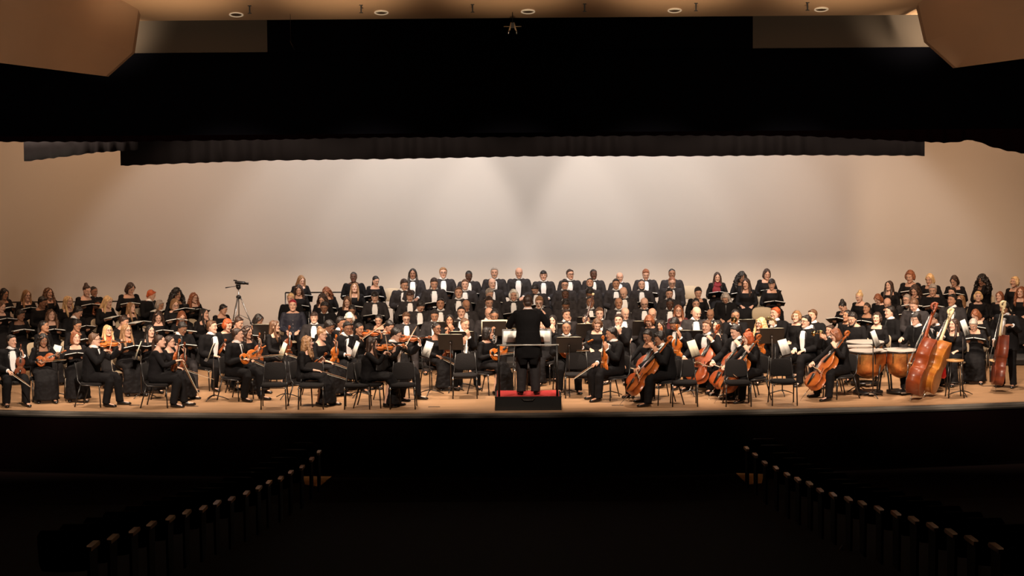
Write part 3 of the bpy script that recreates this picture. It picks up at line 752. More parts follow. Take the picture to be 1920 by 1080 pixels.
M_lip = mat('stage_edge_rubber', (.030, .026, .023), .3, bump=(2.5, .4, (1, 1, 1)), vary=(.8, (.17, .15, .13), (1, 1, 6)))  # paler streaks in the edge colour stand in for highlights
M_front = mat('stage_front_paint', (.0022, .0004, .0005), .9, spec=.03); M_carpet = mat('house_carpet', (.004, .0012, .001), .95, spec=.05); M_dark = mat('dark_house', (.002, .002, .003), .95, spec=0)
def struct(name, g, m, smooth=False):
    return tag(obj(name, g.mesh(name, m, smooth)), kind='structure')
fx = np.linspace(-15, 15, 61)
edge = lambda x: -2.12+.0108*x*x
g = G(); top = [(x, edge(x)) for x in fx]+[(15, 12), (-15, 12)]; g.prism(top, -.12, 0); struct('floor', g, M_floor)
g = G()   # rounded dark nosing along the front of the stage
prof = [(-.005, -.005), (-.05, -.012), (-.078, -.040), (-.080, -.085), (-.05, -.118), (-.005, -.125)]
for a, b in zip(fx[:-1], fx[1:]):
    ra = [V((a, edge(a)+p[0], p[1])) for p in prof]; rb = [V((b, edge(b)+p[0], p[1])) for p in prof]; g.rings([ra, rb])
struct('trim_1', g, M_lip, False)
g = G()
for a, b in zip(fx[:-1], fx[1:]): g.add([(a, edge(a)-.02, -.12), (b, edge(b)-.02, -.12), (b, edge(b)-.02, -1.15), (a, edge(a)-.02, -1.15), (a, edge(a)+.1, -.12), (b, edge(b)+.1, -.12), (b, edge(b)+.1, -1.15), (a, edge(a)+.1, -1.15)], [(0, 1, 2, 3), (5, 4, 7, 6), (0, 4, 5, 1), (3, 2, 6, 7)])
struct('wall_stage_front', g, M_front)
HF = lambda y: -1.12+max(0, (-5.0-y))*.088      # sloping house floor
g = G(); ys = [0, -5, -38]
g.add([(s*16, y, HF(y)) for y in ys for s in (-1, 1)]+[(s*16, y, HF(y)-.2) for y in ys for s in (-1, 1)],
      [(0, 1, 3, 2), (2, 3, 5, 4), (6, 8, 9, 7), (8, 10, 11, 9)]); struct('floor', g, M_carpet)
g = G().box((0, 10.35, 3.6), (34, .2, 9.4)); struct('wall_back', g, M_wall)
# house ceiling panel that slopes up towards the audience, with its end kept inside the frame top
c0 = at_y(260, 41, -4.0); c1 = at_y(1727, 26, -4.0); zc = (c0.z+c1.z)/2
g = G(); g.add([(-9.5, -4, zc), (9.5, -4, zc), (9.5, -8.5, zc+1.25), (-9.5, -8.5, zc+1.25), (-9.5, -4, zc+.12), (9.5, -4, zc+.12), (9.5, -8.5, zc+1.4), (-9.5, -8.5, zc+1.4)],
               [(0, 1, 2, 3), (4, 7, 6, 5), (0, 4, 5, 1), (1, 5, 6, 2), (2, 6, 7, 3), (3, 7, 4, 0)]); struct('ceiling', g, mat('ceiling_panel', (.60, .37, .215), .85, vary=(.6, (.55, .34, .195))))
CZ = lambda y: zc+(-4-y)*1.25/4.5
def slab(name, pts, m, th=.25):
    n = len(pts); c = sum(pts, V((0, 0, 0)))/n; bk = [p+V((0, th, 0)) for p in pts]
    g = G(); g.add(pts+[c]+bk, [(i, (i+1) % n, n) for i in range(n)]+[tuple(range(n+1, 2*n+1))]+[(i, (i+1) % n, n+1+(i+1) % n, n+1+i) for i in range(n)])
    return struct(name, g, m)
slab('wall_left', [at_y(276, -110, -4.6), at_y(262, 0, -4.6), at_y(248, 98, -4.45), at_y(198, 143, -4.9), at_y(0, 118, -7.6), at_y(-300, 80, -11), at_y(-300, -110, -11)], M_panel)
slab('wall_right', [at_y(1696, -110, -4.6), at_y(1720, 0, -4.6), at_y(1738, 78, -4.45), at_y(1793, 127, -4.9), at_y(1920, 110, -6.8), at_y(2250, 70, -11), at_y(2250, -110, -11)], M_panel)
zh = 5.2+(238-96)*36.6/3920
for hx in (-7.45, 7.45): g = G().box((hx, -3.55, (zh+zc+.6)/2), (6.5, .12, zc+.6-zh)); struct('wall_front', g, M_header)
g = G().box((0, -3.55, (zh+zc+.6)/2), (8.4, .12, zc+.6-zh)); struct('wall_front', g, M_dark)  # middle of the brown header, its shade put into a black colour
g = G().box((0, 3, 8.35), (34, 15, .2)); struct('ceiling', g, M_dark)
for s, n in ((-1, 'wall_left'), (1, 'wall_right')):
    g = G().box((s*16.3, 3, 3.6), (.2, 15, 9.4)); struct(n, g, M_wall)
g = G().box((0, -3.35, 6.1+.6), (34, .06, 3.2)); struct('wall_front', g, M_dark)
# curtains: pleated cloth
def curtain(name, xs, ztop, bottom, Y, amp, per, m, label, cat, seed=0):
    r = random.Random(seed); n = int((xs[1]-xs[0])/per*8); ph = 0; g = G(); rows = 7; vs = []
    X = np.linspace(xs[0], xs[1], n); dph = np.cumsum([r.uniform(.5, 1.5) for _ in X])*2*math.pi/8
    A = [amp*(.55+.45*math.sin(x*1.7+seed)) for x in X]
    for side in (0, .02):
        for j in range(rows):
            f = j/(rows-1)
            for i, x in enumerate(X):
                zb = bottom(x)+.008*math.sin(dph[i]*1.3); vs.append((x, Y+side+A[i]*math.sin(dph[i])*(.5+.5*f), ztop+(zb-ztop)*f))
    N = rows*n; fs = []
    for j in range(rows-1):
        for i in range(n-1): a = j*n+i; fs += [(a, a+1, a+n+1, a+n), (N+a, N+a+n, N+a+n+1, N+a+1)]
    for i in range(n-1): a = (rows-1)*n+i; fs.append((a, a+1, N+a+1, N+a))
    g.add(vs, fs); return tag(obj(name, g.mesh(name, m)), label, cat)
def bz(px, py, Y): return at_y(px, py, Y).z
def botfn(pts, Y):
    P = [at_y(x, y, Y) for x, y in pts]; xs = [p.x for p in P]; zs = [p.z for p in P]; return (lambda x: float(np.interp(x, xs, zs))), (xs[0], xs[-1])
f, xr = botfn([(-260, 268), (0, 266), (225, 266), (500, 262), (700, 258), (960, 257), (1250, 254), (1500, 255), (1730, 266), (1780, 268), (1823, 262), (1850, 272), (1880, 281), (1920, 288), (2200, 296)], -3.1)
curtain('stage_valance', (xr[0], xr[1]), 7.3, f, -3.1, .05, .34, M_val, 'very dark red velvet valance hanging across the top of the stage opening', 'curtain', 1)
f, xr = botfn([(45, 303), (120, 294), (180, 286), (260, 281), (2, 281)][:4], 0.6)
curtain('side_border', xr, 6.9, f, 0.6, .05, .3, M_border, 'short black border curtain with slanting hem at the upper left', 'curtain', 2)
f, xr = botfn([(226, 311), (300, 308), (500, 301), (750, 298), (1000, 293), (1300, 293), (1500, 291), (1733, 292)], 3.0)
curtain('stage_border', xr, 6.9, f, 3.0, .07, .42, M_border, 'long black pleated border curtain below the dark red valance', 'curtain', 5)
# ceiling downlights, hooks and hanging gear
for i, (px, py, on) in enumerate(((443, 27, 0), (715, 23, 1), (990, 21, 1), (1265, 19, 1), (1540, 17, 1))):
    d = ray(px, py); k = 1.25/4.5; t = (zc+(-4+D)*k-H)/(d.z+k*d.y) if False else None
    # intersect with the sloping panel z = zc + (-4-y)k
    t = (zc-4*k-H+D*k)/(d.z+d.y*k); p = V((d.x*t, -D+d.y*t, H+d.z*t))
    nrm_ = nrm((0, -k, -1)); M = basis(V((1, 0, 0)), nrm_.cross(V((1, 0, 0))), nrm_, p)
    e = tag(empty('ceiling_downlight', M), ('unlit' if not on else 'glowing')+' round recessed downlight, %s from left along the ceiling edge' % ['first', 'second', 'third', 'fourth', 'fifth'][i], 'ceiling light', 'recessed downlights')
    gg = G(); rg = []
    for rr, z in ((.118, -.002), (.122, .012), (.100, .016), (.098, -.002)): rg.append([(rr*math.cos(a), rr*math.sin(a), z) for a in np.linspace(0, 2*math.pi, 29)[:-1]])
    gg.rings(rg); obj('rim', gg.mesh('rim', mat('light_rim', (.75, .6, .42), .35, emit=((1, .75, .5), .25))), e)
    gg = G().ell((0, 0, .003), (.097, .097, .006)); obj('lamp', gg.mesh('lamp', mat('lamp_glow', (.9, .85, .7), .4, emit=((1, .88, .66), 1.2)) if False else mat('lamp_dark', (.12, .07, .04), .5)), e)
    if on:
        gg = G().tube([(x, .055*math.sqrt(1-(x/.09)**2)+.035, .014) for x in np.linspace(-.085, .085, 9)], [(.004, .012)]*9, 8, side=(0, 1, 0)); obj('glow_crescent', gg.mesh('glow_crescent', mat('lamp_glow', (.9, .85, .7))), e)  # pale crescent stands in for the glow inside a lit lamp
for i, px in enumerate((468, 677, 886, 1096, 1305, 1514)):
    k = 1.25/4.5; d = ray(px, 11-i*1.2); t = (zc-4*k-H+D*k)/(d.z+d.y*k); p = V((d.x*t, -D+d.y*t, H+d.z*t))
    g = G().box((0, 0, -.06), (.022, .022, .12)).box((0, 0, -.125), (.06, .04, .012)).box((0, 0, 0), (.06, .05, .012))
    o = tag(obj('ceiling_hook', g.mesh('ceiling_hook', M_plastic, False), None, MX.Translation(p)), 'small black suspension hook, %s from left on the ceiling panel' % ['first', 'second', 'third', 'fourth', 'fifth', 'sixth'][i], 'hook', 'ceiling hooks')
p = at_y(961, 50, -4.3); e = tag(empty('hanging_microphones', MX.Translation(p)), 'silver crossed microphone pair hanging on a cable above centre stage', 'microphone')
obj('cable', G().tube([(0, 0, .05), (0, 0, 1.6)], .006, 6).mesh('cable', M_plastic), e)
obj('bar', G().tube([(-.15, 0, 0), (.15, 0, 0)], .010, 8).mesh('bar', M_silver), e)
for s in (-1, 1): obj('microphone', G().tube([(s*.02, .02, .07), (s*.05, -.02, -.05), (s*.075, -.05, -.13)], [.016, .018, .013], 8).mesh('microphone', M_silver), e)
obj('clamp', G().box((0, 0, .02), (.05, .05, .09)).mesh('clamp', M_silver, False), e)
p = at_y(545, 80, -4.3); e = tag(empty('hanging_wire', MX.Translation(p)), 'thin wire with small bent rod hanging at upper left', 'wire')
obj('wire', G().tube([(0, 0, 0), (0, 0, .9)], .003, 5).mesh('wire', M_pole), e); obj('rod', G().tube([(-.01, 0, .03), (.06, 0, -.12)], .006, 5).mesh('rod', M_pole), e)
# unseen fill spots added to light the house ceiling, panels and header corners
light('house_panel_fill', 'SPOT', (-2, -21, 3.2), (-8.0, -6, 7.4), 2400, (1, .76, .55), .4, 62, 1)
light('house_panel_fill', 'SPOT', (2, -21, 3.2), (8.0, -6, 7.4), 2400, (1, .76, .55), .4, 62, 1)
for x in (-5.2, -2.6, 0, 2.6, 5.2): light('ceiling_fill', 'SPOT', (x, -9.0, 4.6), (x*1.06, -5.4, 8.1), 850 if x else 700, (1, .76, .50), .3, 40, .9)
for x in (-1, 1): light('corner_fill', 'SPOT', (x*8.0, -5.6, 5.9), (x*7.0, -3.6, 6.9), 900, (1, .80, .58), .2, 40, 1)
# ------------------------------------------------------------------ risers
ROWS = {'A': (8.0, .64), 'B': (7.1, .48), 'C': (6.2, .32), 'D': (5.3, .16), 'E': (4.4, 0), 'La': (6.9, .36), 'Lb': (6.0, .18), 'Ra': (6.9, .48), 'Rb': (6.0, .32), 'Rc': (5.1, .16)}
def riser(x0, x1, y0, y1, z, label):
    e = tag(empty('choir_riser', MX.Translation(((x0+x1)/2, (y0+y1)/2, 0))), label, 'riser', 'choir risers'); a, b = (x1-x0)/2, (y1-y0)/2
    obj('deck', G().box((0, 0, z-.02), (2*a, 2*b-.01, .04)).mesh('deck', mat('riser_carpet', (.05, .045, .045), .9), False), e)
    for sx in (-a+.06, a-.06):
        for sy in (-b+.06, b-.06): obj('leg', G().tube([(sx, sy, 0), (sx, sy, z-.03)], .02, 8).mesh('leg', M_cmetal), e)
    obj('fascia', G().box((0, -b+.012, z/2), (2*a, .012, max(.02, z-.05))).mesh('fascia', M_cmetal, False), e); return e
cx0, cx1 = at_y(500, 600, 8).x, at_y(1480, 600, 8).x
for k, nm in (('A', 'highest centre'), ('B', 'second highest centre'), ('C', 'third highest centre'), ('D', 'lowest centre')):
    Y, z = ROWS[k]; riser(cx0, cx1, Y-.45, Y+.45 if k != 'A' else Y+.55, z, nm+' choir riser with dark deck, under the seated choir')
lx0, lx1 = at_y(-60, 600, 6.9).x, at_y(425, 600, 6.9).x
for k, nm in (('La', 'upper'), ('Lb', 'lower')): Y, z = ROWS[k]; riser(lx0, lx1, Y-.45, Y+.45, z, nm+' choir riser under the women at the left of the picture')
rx0, rx1 = at_y(1560, 600, 6.9).x, at_y(1980, 600, 6.9).x
for k, nm in (('Ra', 'highest'), ('Rb', 'middle'), ('Rc', 'lowest')): Y, z = ROWS[k]; riser(rx0, rx1, Y-.45, Y+.45, z, nm+' choir riser under the women at the right of the picture')
def rail(x0, x1, y, z0, z1, label):
    e = tag(empty('guard_rail', MX.Translation((x0, y, 0))), label, 'rail', 'riser guard rails')
    obj('rail_bar', G().tube([(0, 0, z1), (x1-x0, 0, z1)], .016, 8).mesh('rail_bar', M_cmetal), e)
    n = max(2, int((x1-x0)/2.0)+1)
    for i in range(n): x = (x1-x0)*i/(n-1); obj('rail_post', G().tube([(x, 0, z0), (x, 0, z1)], .014, 8).mesh('rail_post', M_cmetal), e)
rail(at_y(535, 548, 8.6).x, at_y(748, 548, 8.6).x, 8.6, 0, bz(640, 548, 8.6), 'thin dark guard rail behind the top choir row, left of the men')
rail(at_y(-30, 576, 7.4).x, at_y(275, 562, 7.4).x, 7.4, 0, bz(230, 565, 7.4), 'thin dark guard rail behind the women at far left')

# ------------------------------------------------------------------ chairs
def chair_black():
    e = empty('stacking_chair', MX.Identity(4))
    def pad(c, d, r, nm, m, rot=None, taper=0):
        g = G(); rg = []
        for f, s in ((-.5, .90), (-.32, 1), (.32, 1), (.5, .90)):
            q = []
            for i in range(24):
                a = 2*math.pi*i/24; cx, sy = math.cos(a), math.sin(a); k = (abs(cx)**6+abs(sy)**6)**(-1/6)
                q.append(V((d[0]/2*cx*k*s*(1-taper*(sy*k+1)/2), d[1]/2*sy*k*s, d[2]*f)))
            rg.append(q)
        g.rings(rg); g.tf(MX.Translation(c) @ (rot or MX.Identity(4))); return obj(nm, g.mesh(nm, m), e)
    pad((0, -.06, .435), (.46, .44, .055), 0, 'seat', M_chair)
    pad((0, .205, .665), (.43, .33, .045), 0, 'backrest', M_chair, MX.Rotation(R(80), 4, 'X'), .16)
    for s in (-1, 1):
        obj('leg', G().tube([(s*.225, -.25, .41), (s*.232, -.275, 0)], .0125, 8).mesh('leg', M_cmetal), e)
        obj('leg', G().tube([(s*.225, .12, .42), (s*.240, .24, 0)], .0125, 8).mesh('leg', M_cmetal), e)
        obj('back_frame', G().tube([(s*.225, -.25, .41), (s*.228, .10, .415), (s*.215, .175, .50), (s*.185, .235, .84)], .0115, 8).mesh('back_frame', M_cmetal), e)
        obj('chrome_cap', G().ell((s*.227, -.262, .385), (.017, .017, .024), nu=10, nv=6).mesh('chrome_cap', M_chrome), e)
    obj('crossbar', G().tube([(-.22, -.24, .395), (.22, -.24, .395)], .009, 8).mesh('crossbar', M_cmetal), e)
    return e
def chair_beige():
    e = empty('choir_chair', MX.Identity(4))
    g = G().ell((0, -.04, .44), (.24, .225, .035), nu=20, nv=8); obj('seat', g.mesh('seat', M_beige), e)
    g = G(); rg = []
    for k in range(2):
        pass
    for f, s in ((-.022, .93), (-.012, 1), (.012, 1), (.022, .93)):
        q = []
        for i in range(28):
            a = 2*math.pi*i/28; x, z = math.cos(a), math.sin(a); kk = (abs(x)**3.2+abs(z)**3.2)**(-1/3.2); x *= kk*.235*s; z *= kk*.155*s
            q.append(V((x, f+.05*(1-(x/.235)**2)*1.0, z)))
        rg.append(q)
    g.rings(rg); g.tf(MX.Translation((0, .20, .70)) @ MX.Rotation(R(-8), 4, 'X')); obj('backrest', g.mesh('backrest', M_beige), e)
    for s in (-1, 1):
        obj('leg', G().tube([(s*.215, -.20, .43), (s*.22, -.26, 0)], .012, 8).mesh('leg', M_bmetal), e)
        obj('leg', G().tube([(s*.21, .06, .43), (s*.22, .22, 0)], .012, 8).mesh('leg', M_bmetal), e)
        obj('back_frame', G().tube([(s*.21, -.16, .42), (s*.222, .14, .44), (s*.225, .205, .60), (s*.20, .235, .78)], .011, 8).mesh('back_frame', M_bmetal), e)
    return e
_cb, _cg = chair_black(), chair_beige(); _used = set()
def place(proto, M, label, group, cat):
    if id(proto) in _used: o = copy_tree(proto, M, label, group)
    else: _used.add(id(proto)); o = proto; o.matrix_basis = M; o['label'] = label; o['group'] = group
    o['category'] = cat; return o
def put_chair(kind, x, y, z, yaw, label, group):
    return place(_cb if kind == 'black' else _cg, MX.Translation((x, y, z)) @ MX.Rotation(R(yaw), 4, 'Z'), label, group, 'chair')

# ------------------------------------------------------------------ music stands, folders, sheets
def stand_proto(h):
    e = empty('music_stand', MX.Identity(4)); T = MX.Translation((0, 0, h)) @ MX.Rotation(R(-22), 4, 'X')
    obj('desk', G().box((0, 0, 0), (.50, .008, .34)).tf(T).mesh('desk', M_stand, False), e)
    obj('ledge', G().box((0, -.035, -.17), (.50, .07, .006)).tf(T).mesh('ledge', M_stand, False), e)
    obj('bracket', G().ell((0, .03, -.02), (.03, .03, .04)).tf(T).mesh('bracket', M_pole), e)
    obj('pole', G().tube([(0, .035, h-.03), (0, .035, h-.35), (0, .035, h-.36), (0, .035, .07)], [.009, .009, .0125, .0125], 8).mesh('pole', M_pole), e)
    for a in (90, 210, 330):
        c, s = math.cos(R(a)), math.sin(R(a)); obj('leg', G().tube([(0, .035, .10), (.16*c, .035+.16*s, .055), (.28*c, .035+.28*s, .008)], [.011, .010, .008], 7).mesh('leg', M_stand), e)
    return e, T
SPR = {}
def page_mesh(w_, h_, m, curl=.012):
    g = G(); n = 9; vs = []
    for off in (0, .006):
        for j in (0, 1):
            for i in range(2*n-1):
                x = -w_+w_*i/(n-1); c = curl*math.sin(math.pi*abs(x)/w_)+.004*0; vs.append((x, -.006-off-c, (-.5+j)*h_))
    m_ = 2*n-1; fs = []
    for i in range(m_-1): fs += [(i, i+1, m_+i+1, m_+i), (2*m_+i, 3*m_+i, 3*m_+i+1, 2*m_+i+1), (m_+i, m_+i+1, 3*m_+i+1, 3*m_+i), (i, 2*m_+i, 2*m_+i+1, i+1)]
    g.add(vs, fs); return g.mesh('sheet_music', m)
PG = {'w': page_mesh(.23, .30, M_paper), 'c': page_mesh(.235, .31, M_paper2), 'wide': page_mesh(.44, .22, M_paper), 'b': page_mesh(.27, .37, M_paper2)}
def put_stand(p, h, yaw, label, sheet='c', tall=0):
    k = round(h, 2)
    if k not in SPR:
        e, T = stand_proto(k); SPR[k] = (e, T); M = MX.Translation(p) @ MX.Rotation(R(yaw), 4, 'Z'); e.matrix_basis = M; tag(e, label, 'music stand', 'orchestra music stands')
    else:
        e, T = SPR[k]; M = MX.Translation(p) @ MX.Rotation(R(yaw), 4, 'Z'); copy_tree(e, M, label)
    if sheet:
        s = obj('sheet_music', PG[sheet], None, M @ T @ MX.Translation((0, 0, .012 if sheet != 'wide' else .03)))
        tag(s, 'open sheet music on the '+label.replace('black music stand', 'stand'), 'sheet music', 'sheet music on stands')
def folder_proto():
    e = empty('music_folder', MX.Identity(4)); g = G()
    for s in (-1, 1):
        Rm = MX.Rotation(R(9*s), 4, 'Y')
        c = G().box((s*.125, 0, 0), (.25, .31, .006)).tf(Rm); g.add(c.v, c.f)
        q = G().box((s*.118, 0, .010), (.22, .28, .014)).tf(Rm); obj('pages', q.mesh('pages', M_paper, False), e)
    obj('cover', g.mesh('cover', M_cover, False), e); return e
_fold = folder_proto()

# ------------------------------------------------------------------ string instruments
def width_fn(bass=False):
    s = [0, .03, .10, .22, .32, .365, .405, .50, .58, .615, .66, .78, .90, .97, 1.0]
    w_ = [.0, .50, .88, 1.0, .92, .84, .60, .52, .60, .75, .78, .82, .62, .34, .10] if not bass else [.0, .50, .88, 1.0, .93, .86, .63, .55, .62, .76, .77, .70, .42, .20, .10]
    return s, w_
def strings(name, L, wmax, rib, neck, scroll, m, label_mat=None, bass=False, cheap=False, head=None):
    """instrument with end button at the origin, scroll to +Z, belly to -Y"""
    e = empty(name, MX.Identity(4)); S, W = width_fn(bass)
    zs = np.concatenate([[0, .012], np.linspace(.04, .96, 36), [.988, 1.0]])
    hw = np.interp(zs, S, W)*wmax/2
    hw = np.maximum(hw, .02*wmax)
    loop = [(x, z*L) for x, z in zip(hw, zs)]+[(-x, z*L) for x, z in zip(hw[::-1], zs[::-1])]
    n = len(loop); cz = L*.5; g = G(); arch = .10*wmax*.5
    def ring(k, y):
        return [V((x*k, y, (z-cz)*(1-(1-k)*.6)+cz if True else z)) for x, z in loop]
    ov = 1.025
    g.rings([ring(.02, -rib/2-arch), ring(.5, -rib/2-arch*.85), ring(.85, -rib/2-arch*.35), ring(ov, -rib/2-.002), ring(ov, -rib/2+.03*rib), ring(1, -rib/2+.04*rib),
             ring(1, rib/2-.04*rib), ring(ov, rib/2-.03*rib), ring(ov, rib/2+.002), ring(.85, rib/2+arch*.3), ring(.5, rib/2+arch*.75), ring(.02, rib/2+arch*.9)])
    if name == 'double_bass': g.v = [(x, min(y, rib/2+.012), z) for x, y, z in g.v]
    body = obj('body', g.mesh('body', m), e); k = wmax
    top = L+neck; y0 = -rib/2-arch*.7
    tilt = .05*neck
    nk = G().tube([(0, y0+.07*k, L*.97), (0, y0+.045*k, L+.10*neck), (0, y0+.03*k, top)], [(.085*k, .09*k), (.068*k, .055*k), (.060*k, .045*k)], 12, side=(1, 0, 0))
    sr = scroll*.26
    sp = [(0, y0+.03*k, top), (0, y0+.05*k, top+scroll*.45)]
    for a in np.linspace(0, 1.5*math.pi*1.2, 12):
        r = sr*(1-.11*a); sp.append((0, y0+.05*k-sr*.2-r*math.sin(a-.3)*1.0, top+scroll*.72+r*math.cos(a-.2)-sr*.2))
    rr = [(.055*k, .045*k), (.055*k, .05*k)]+[(.055*k, sr*.36)]*12
    nk.tube(sp, rr, 10, side=(1, 0, 0))
    nko = obj('neck', nk.mesh('neck', head or m), e)
    for i in range(4):
        z = top+scroll*(.08+.12*i); s = 1 if i % 2 else -1
        g = G().tube([(-s*.03*k, y0+.045*k, z), (s*.16*k, y0+.045*k, z)], .014*k, 6).ell((s*.19*k, y0+.045*k, z), (.045*k, .015*k, .028*k), nu=8, nv=5)
        obj('tuning_peg', g.mesh('tuning_peg', M_ebony if not head else head), nko)
    obj('fingerboard', G().tube([(0, y0-.05*k, L*.70), (0, y0-.005*k, L), (0, y0+.0*k, top)], [(.105*k, .028*k), (.085*k, .028*k), (.062*k, .026*k)], 10, side=(1, 0, 0)).mesh('fingerboard', M_ebony), e)
    bzz = L*.47
    g = G(); bh = .155*k
    g.prism([(-.19*k, 0), (-.12*k, 0), (-.09*k, .3*bh), (.09*k, .3*bh), (.12*k, 0), (.19*k, 0), (.14*k, .75*bh), (.05*k, bh), (-.05*k, bh), (-.14*k, .75*bh)], bzz-.012*k, bzz+.012*k)
    g.v = [(x, -rib/2-arch*.7-y, z) for x, y, z in g.v]; obj('bridge', g.mesh('bridge', mat('maple_bridge', (.62, .40, .2), .5), False), e)
    obj('tailpiece', G().tube([(0, -rib/2-arch*.5-.03*k, .04*L), (0, -rib/2-arch-.07*k, .34*L)], [(.05*k, .02*k), (.11*k, .025*k)], 10, side=(1, 0, 0)).mesh('tailpiece', M_ebony), e)
    yb = -rib/2-arch*.7-bh
    for i in range(4):
        x = (i-1.5)*.055*k
        obj('string', G().tube([(x*1.3, -rib/2-arch-.09*k, .34*L), (x, yb, bzz), (x*.5, y0-.03*k, top)], .0022*k+.0004, 5).mesh('string', M_string), e)
    for s in (-1, 1):
        g = G().tube([(s*.20*k, -rib/2-arch*.66-.004, L*.40), (s*.27*k, -rib/2-arch*.52-.004, L*.44), (s*.24*k, -rib/2-arch*.62-.004, L*.50), (s*.18*k, -rib/2-arch*.72-.004, L*.56)], [.02*k, .012*k, .012*k, .02*k], 6)
        obj('f_hole', g.mesh('f_hole', M_ebony), e)
    if name in ('violin', 'viola'):
        obj('chin_rest', G().ell((-.20*k, -rib/2-arch*.6-.03*k, .10*L), (.16*k, .05*k, .14*k)).mesh('chin_rest', M_ebony), e)
    else:
        ep = .28 if name == 'cello' else .16
        obj('endpin', G().tube([(0, 0, 0), (0, 0, -ep)], .006 if name == 'cello' else .010, 8).mesh('endpin', M_silver), e)
    return e
VIO = {}
def violin(kind, i):
    k = (kind, i)
    if k not in VIO:
        VIO[k] = strings('violin', .357, .207, .034, .135, .11, M_vio[i]) if kind == 'violin' else strings('viola', .405, .24, .040, .150, .12, M_vio[i])
    return VIO[k]
def bow_proto(L):
    e = empty('bow', MX.Identity(4))
    obj('stick', G().tube([(0, 0, 0), (0, .006, L*.3), (0, .004, L*.7), (0, -.012, L)], [.0062, .0055, .005, .0045], 7).mesh('stick', M_stick), e)
    obj('bow_hair', G().box((0, -.018, L*.5), (.011, .003, L*.95)).mesh('bow_hair', M_hairw, False), e)
    obj('frog', G().box((0, -.012, .05), (.014, .026, .05)).mesh('frog', M_ebony, False), e)
    return e
_bow = bow_proto(.76)
# ------------------------------------------------------------------ winds, drums and other things
def flute():
    e = empty('flute', MX.Identity(4)); obj('tube', G().tube([(0, 0, -.05), (0, 0, .62)], .0105, 10).mesh('tube', M_silver), e)
    g = G()
    for z in np.linspace(.14, .58, 13): g.ell((0, -.012, z), (.009, .005, .009), nu=8, nv=4)
    obj('keys', g.mesh('keys', M_silver), e); obj('lip_plate', G().ell((0, -.010, .03), (.016, .006, .022)).mesh('lip_plate', M_silver), e); return e
def reed(name, L, bell, m=None):
    e = empty(name, MX.Identity(4)); m = m or M_ebony
    obj('body', G().tube([(0, 0, 0), (0, 0, L*.12), (0, 0, L*.85), (0, 0, L*.95), (0, 0, L)], [.011, .014, .016, .022, bell], 12).mesh('body', m), e)
    g = G()
    for z in np.linspace(.18, .82, 12)*L: g.ell((0, -.018, z), (.008, .005, .008), nu=8, nv=4)
    g.tube([(.014, -.010, .2*L), (.014, -.010, .8*L)], .004, 6); obj('keys', g.mesh('keys', M_silver), e)
    obj('mouthpiece', G().tube([(0, 0, -.06), (0, 0, 0)], [.004, .009], 8).mesh('mouthpiece', M_bone), e); return e
def bassoon():
    e = empty('bassoon', MX.Identity(4))
    obj('body', G().tube([(0, 0, 0), (0, 0, 1.30)], [.027, .019], 12).tube([(.045, 0, .02), (.045, 0, .62)], .018, 10).tube([(0, 0, .02), (.045, 0, .02)], .03, 8).mesh('body', M_reed), e)
    obj('bell_ring', G().tube([(0, 0, 1.28), (0, 0, 1.33)], .023, 12).mesh('bell_ring', M_bone), e)
    obj('crook', G().tube([(.045, 0, .62), (.05, -.02, .70), (.02, -.16, .74), (0, -.22, .70)], .005, 7).mesh('crook', M_silver), e)
    g = G()
    for z in np.linspace(.1, 1.1, 16): g.ell((-.012, -.026, z), (.011, .006, .011), nu=8, nv=4)
    obj('keys', g.mesh('keys', M_silver), e); return e
def trumpet():
    e = empty('trumpet', MX.Identity(4)); m = M_brass
    obj('tubing', G().tube([(0, 0, 0), (0, 0, .30), (0, -.03, .335), (0, -.06, .30), (0, -.06, .12), (0, -.03, .09), (0, 0, .12)], .006, 8).mesh('tubing', m), e)
    obj('bell', G().tube([(0, 0, .26), (0, 0, .38), (0, 0, .45), (0, 0, .48)], [.007, .013, .030, .060], 18).mesh('bell', m), e)
    for z in (.16, .19, .22): obj('valve', G().tube([(0, -.075, z), (0, .035, z)], .010, 8).mesh('valve', m), e)
    obj('mouthpiece', G().tube([(0, 0, -.05), (0, 0, 0)], [.012, .006], 8).mesh('mouthpiece', M_silver), e); return e
def horn():
    e = empty('french_horn', MX.Identity(4)); m = M_brass
    for k, r in enumerate((.145, .125, .105)):
        obj('coil', G().tube([(r*math.cos(a), (k-1)*.02, r*math.sin(a)) for a in np.linspace(0, 2*math.pi, 25)], .008, 7).mesh('coil', m), e)
    obj('bell', G().tube([(-.10, .02, -.02), (-.14, .04, -.12), (-.12, .07, -.20), (-.08, .12, -.27), (-.06, .16, -.30)], [.012, .022, .045, .085, .155], 20).mesh('bell', m), e)
    obj('lead_pipe', G().tube([(.10, 0, .10), (.10, -.10, .19), (.06, -.20, .22)], .005, 7).mesh('lead_pipe', m), e)
    for i in range(3): obj('valve', G().tube([(-.02+.045*i, -.03, 0), (-.02+.045*i, .03, 0)], .020, 10).mesh('valve', M_silver), e)
    return e
PRO = {'flute': flute(), 'oboe': reed('oboe', .60, .022), 'clarinet': reed('clarinet', .62, .034), 'bassoon': bassoon(), 'trumpet': trumpet(), 'horn': horn()}
PRO['clarinet_pale'] = reed('clarinet', .62, .034, M_paper)
_cello = {0: strings('cello', .755, .44, .12, .30, .21, M_cello), 1: strings('cello', .755, .44, .12, .30, .21, M_cello2)}
_bass = [strings('double_bass', 1.14, .70, .25, .45, .30, M_bass1, bass=True), strings('double_bass', 1.14, .70, .25, .45, .30, M_bass2, bass=True, head=M_bone),
         strings('double_bass', 1.10, .66, .21, .45, .30, M_bass3, bass=True, head=M_bone)]

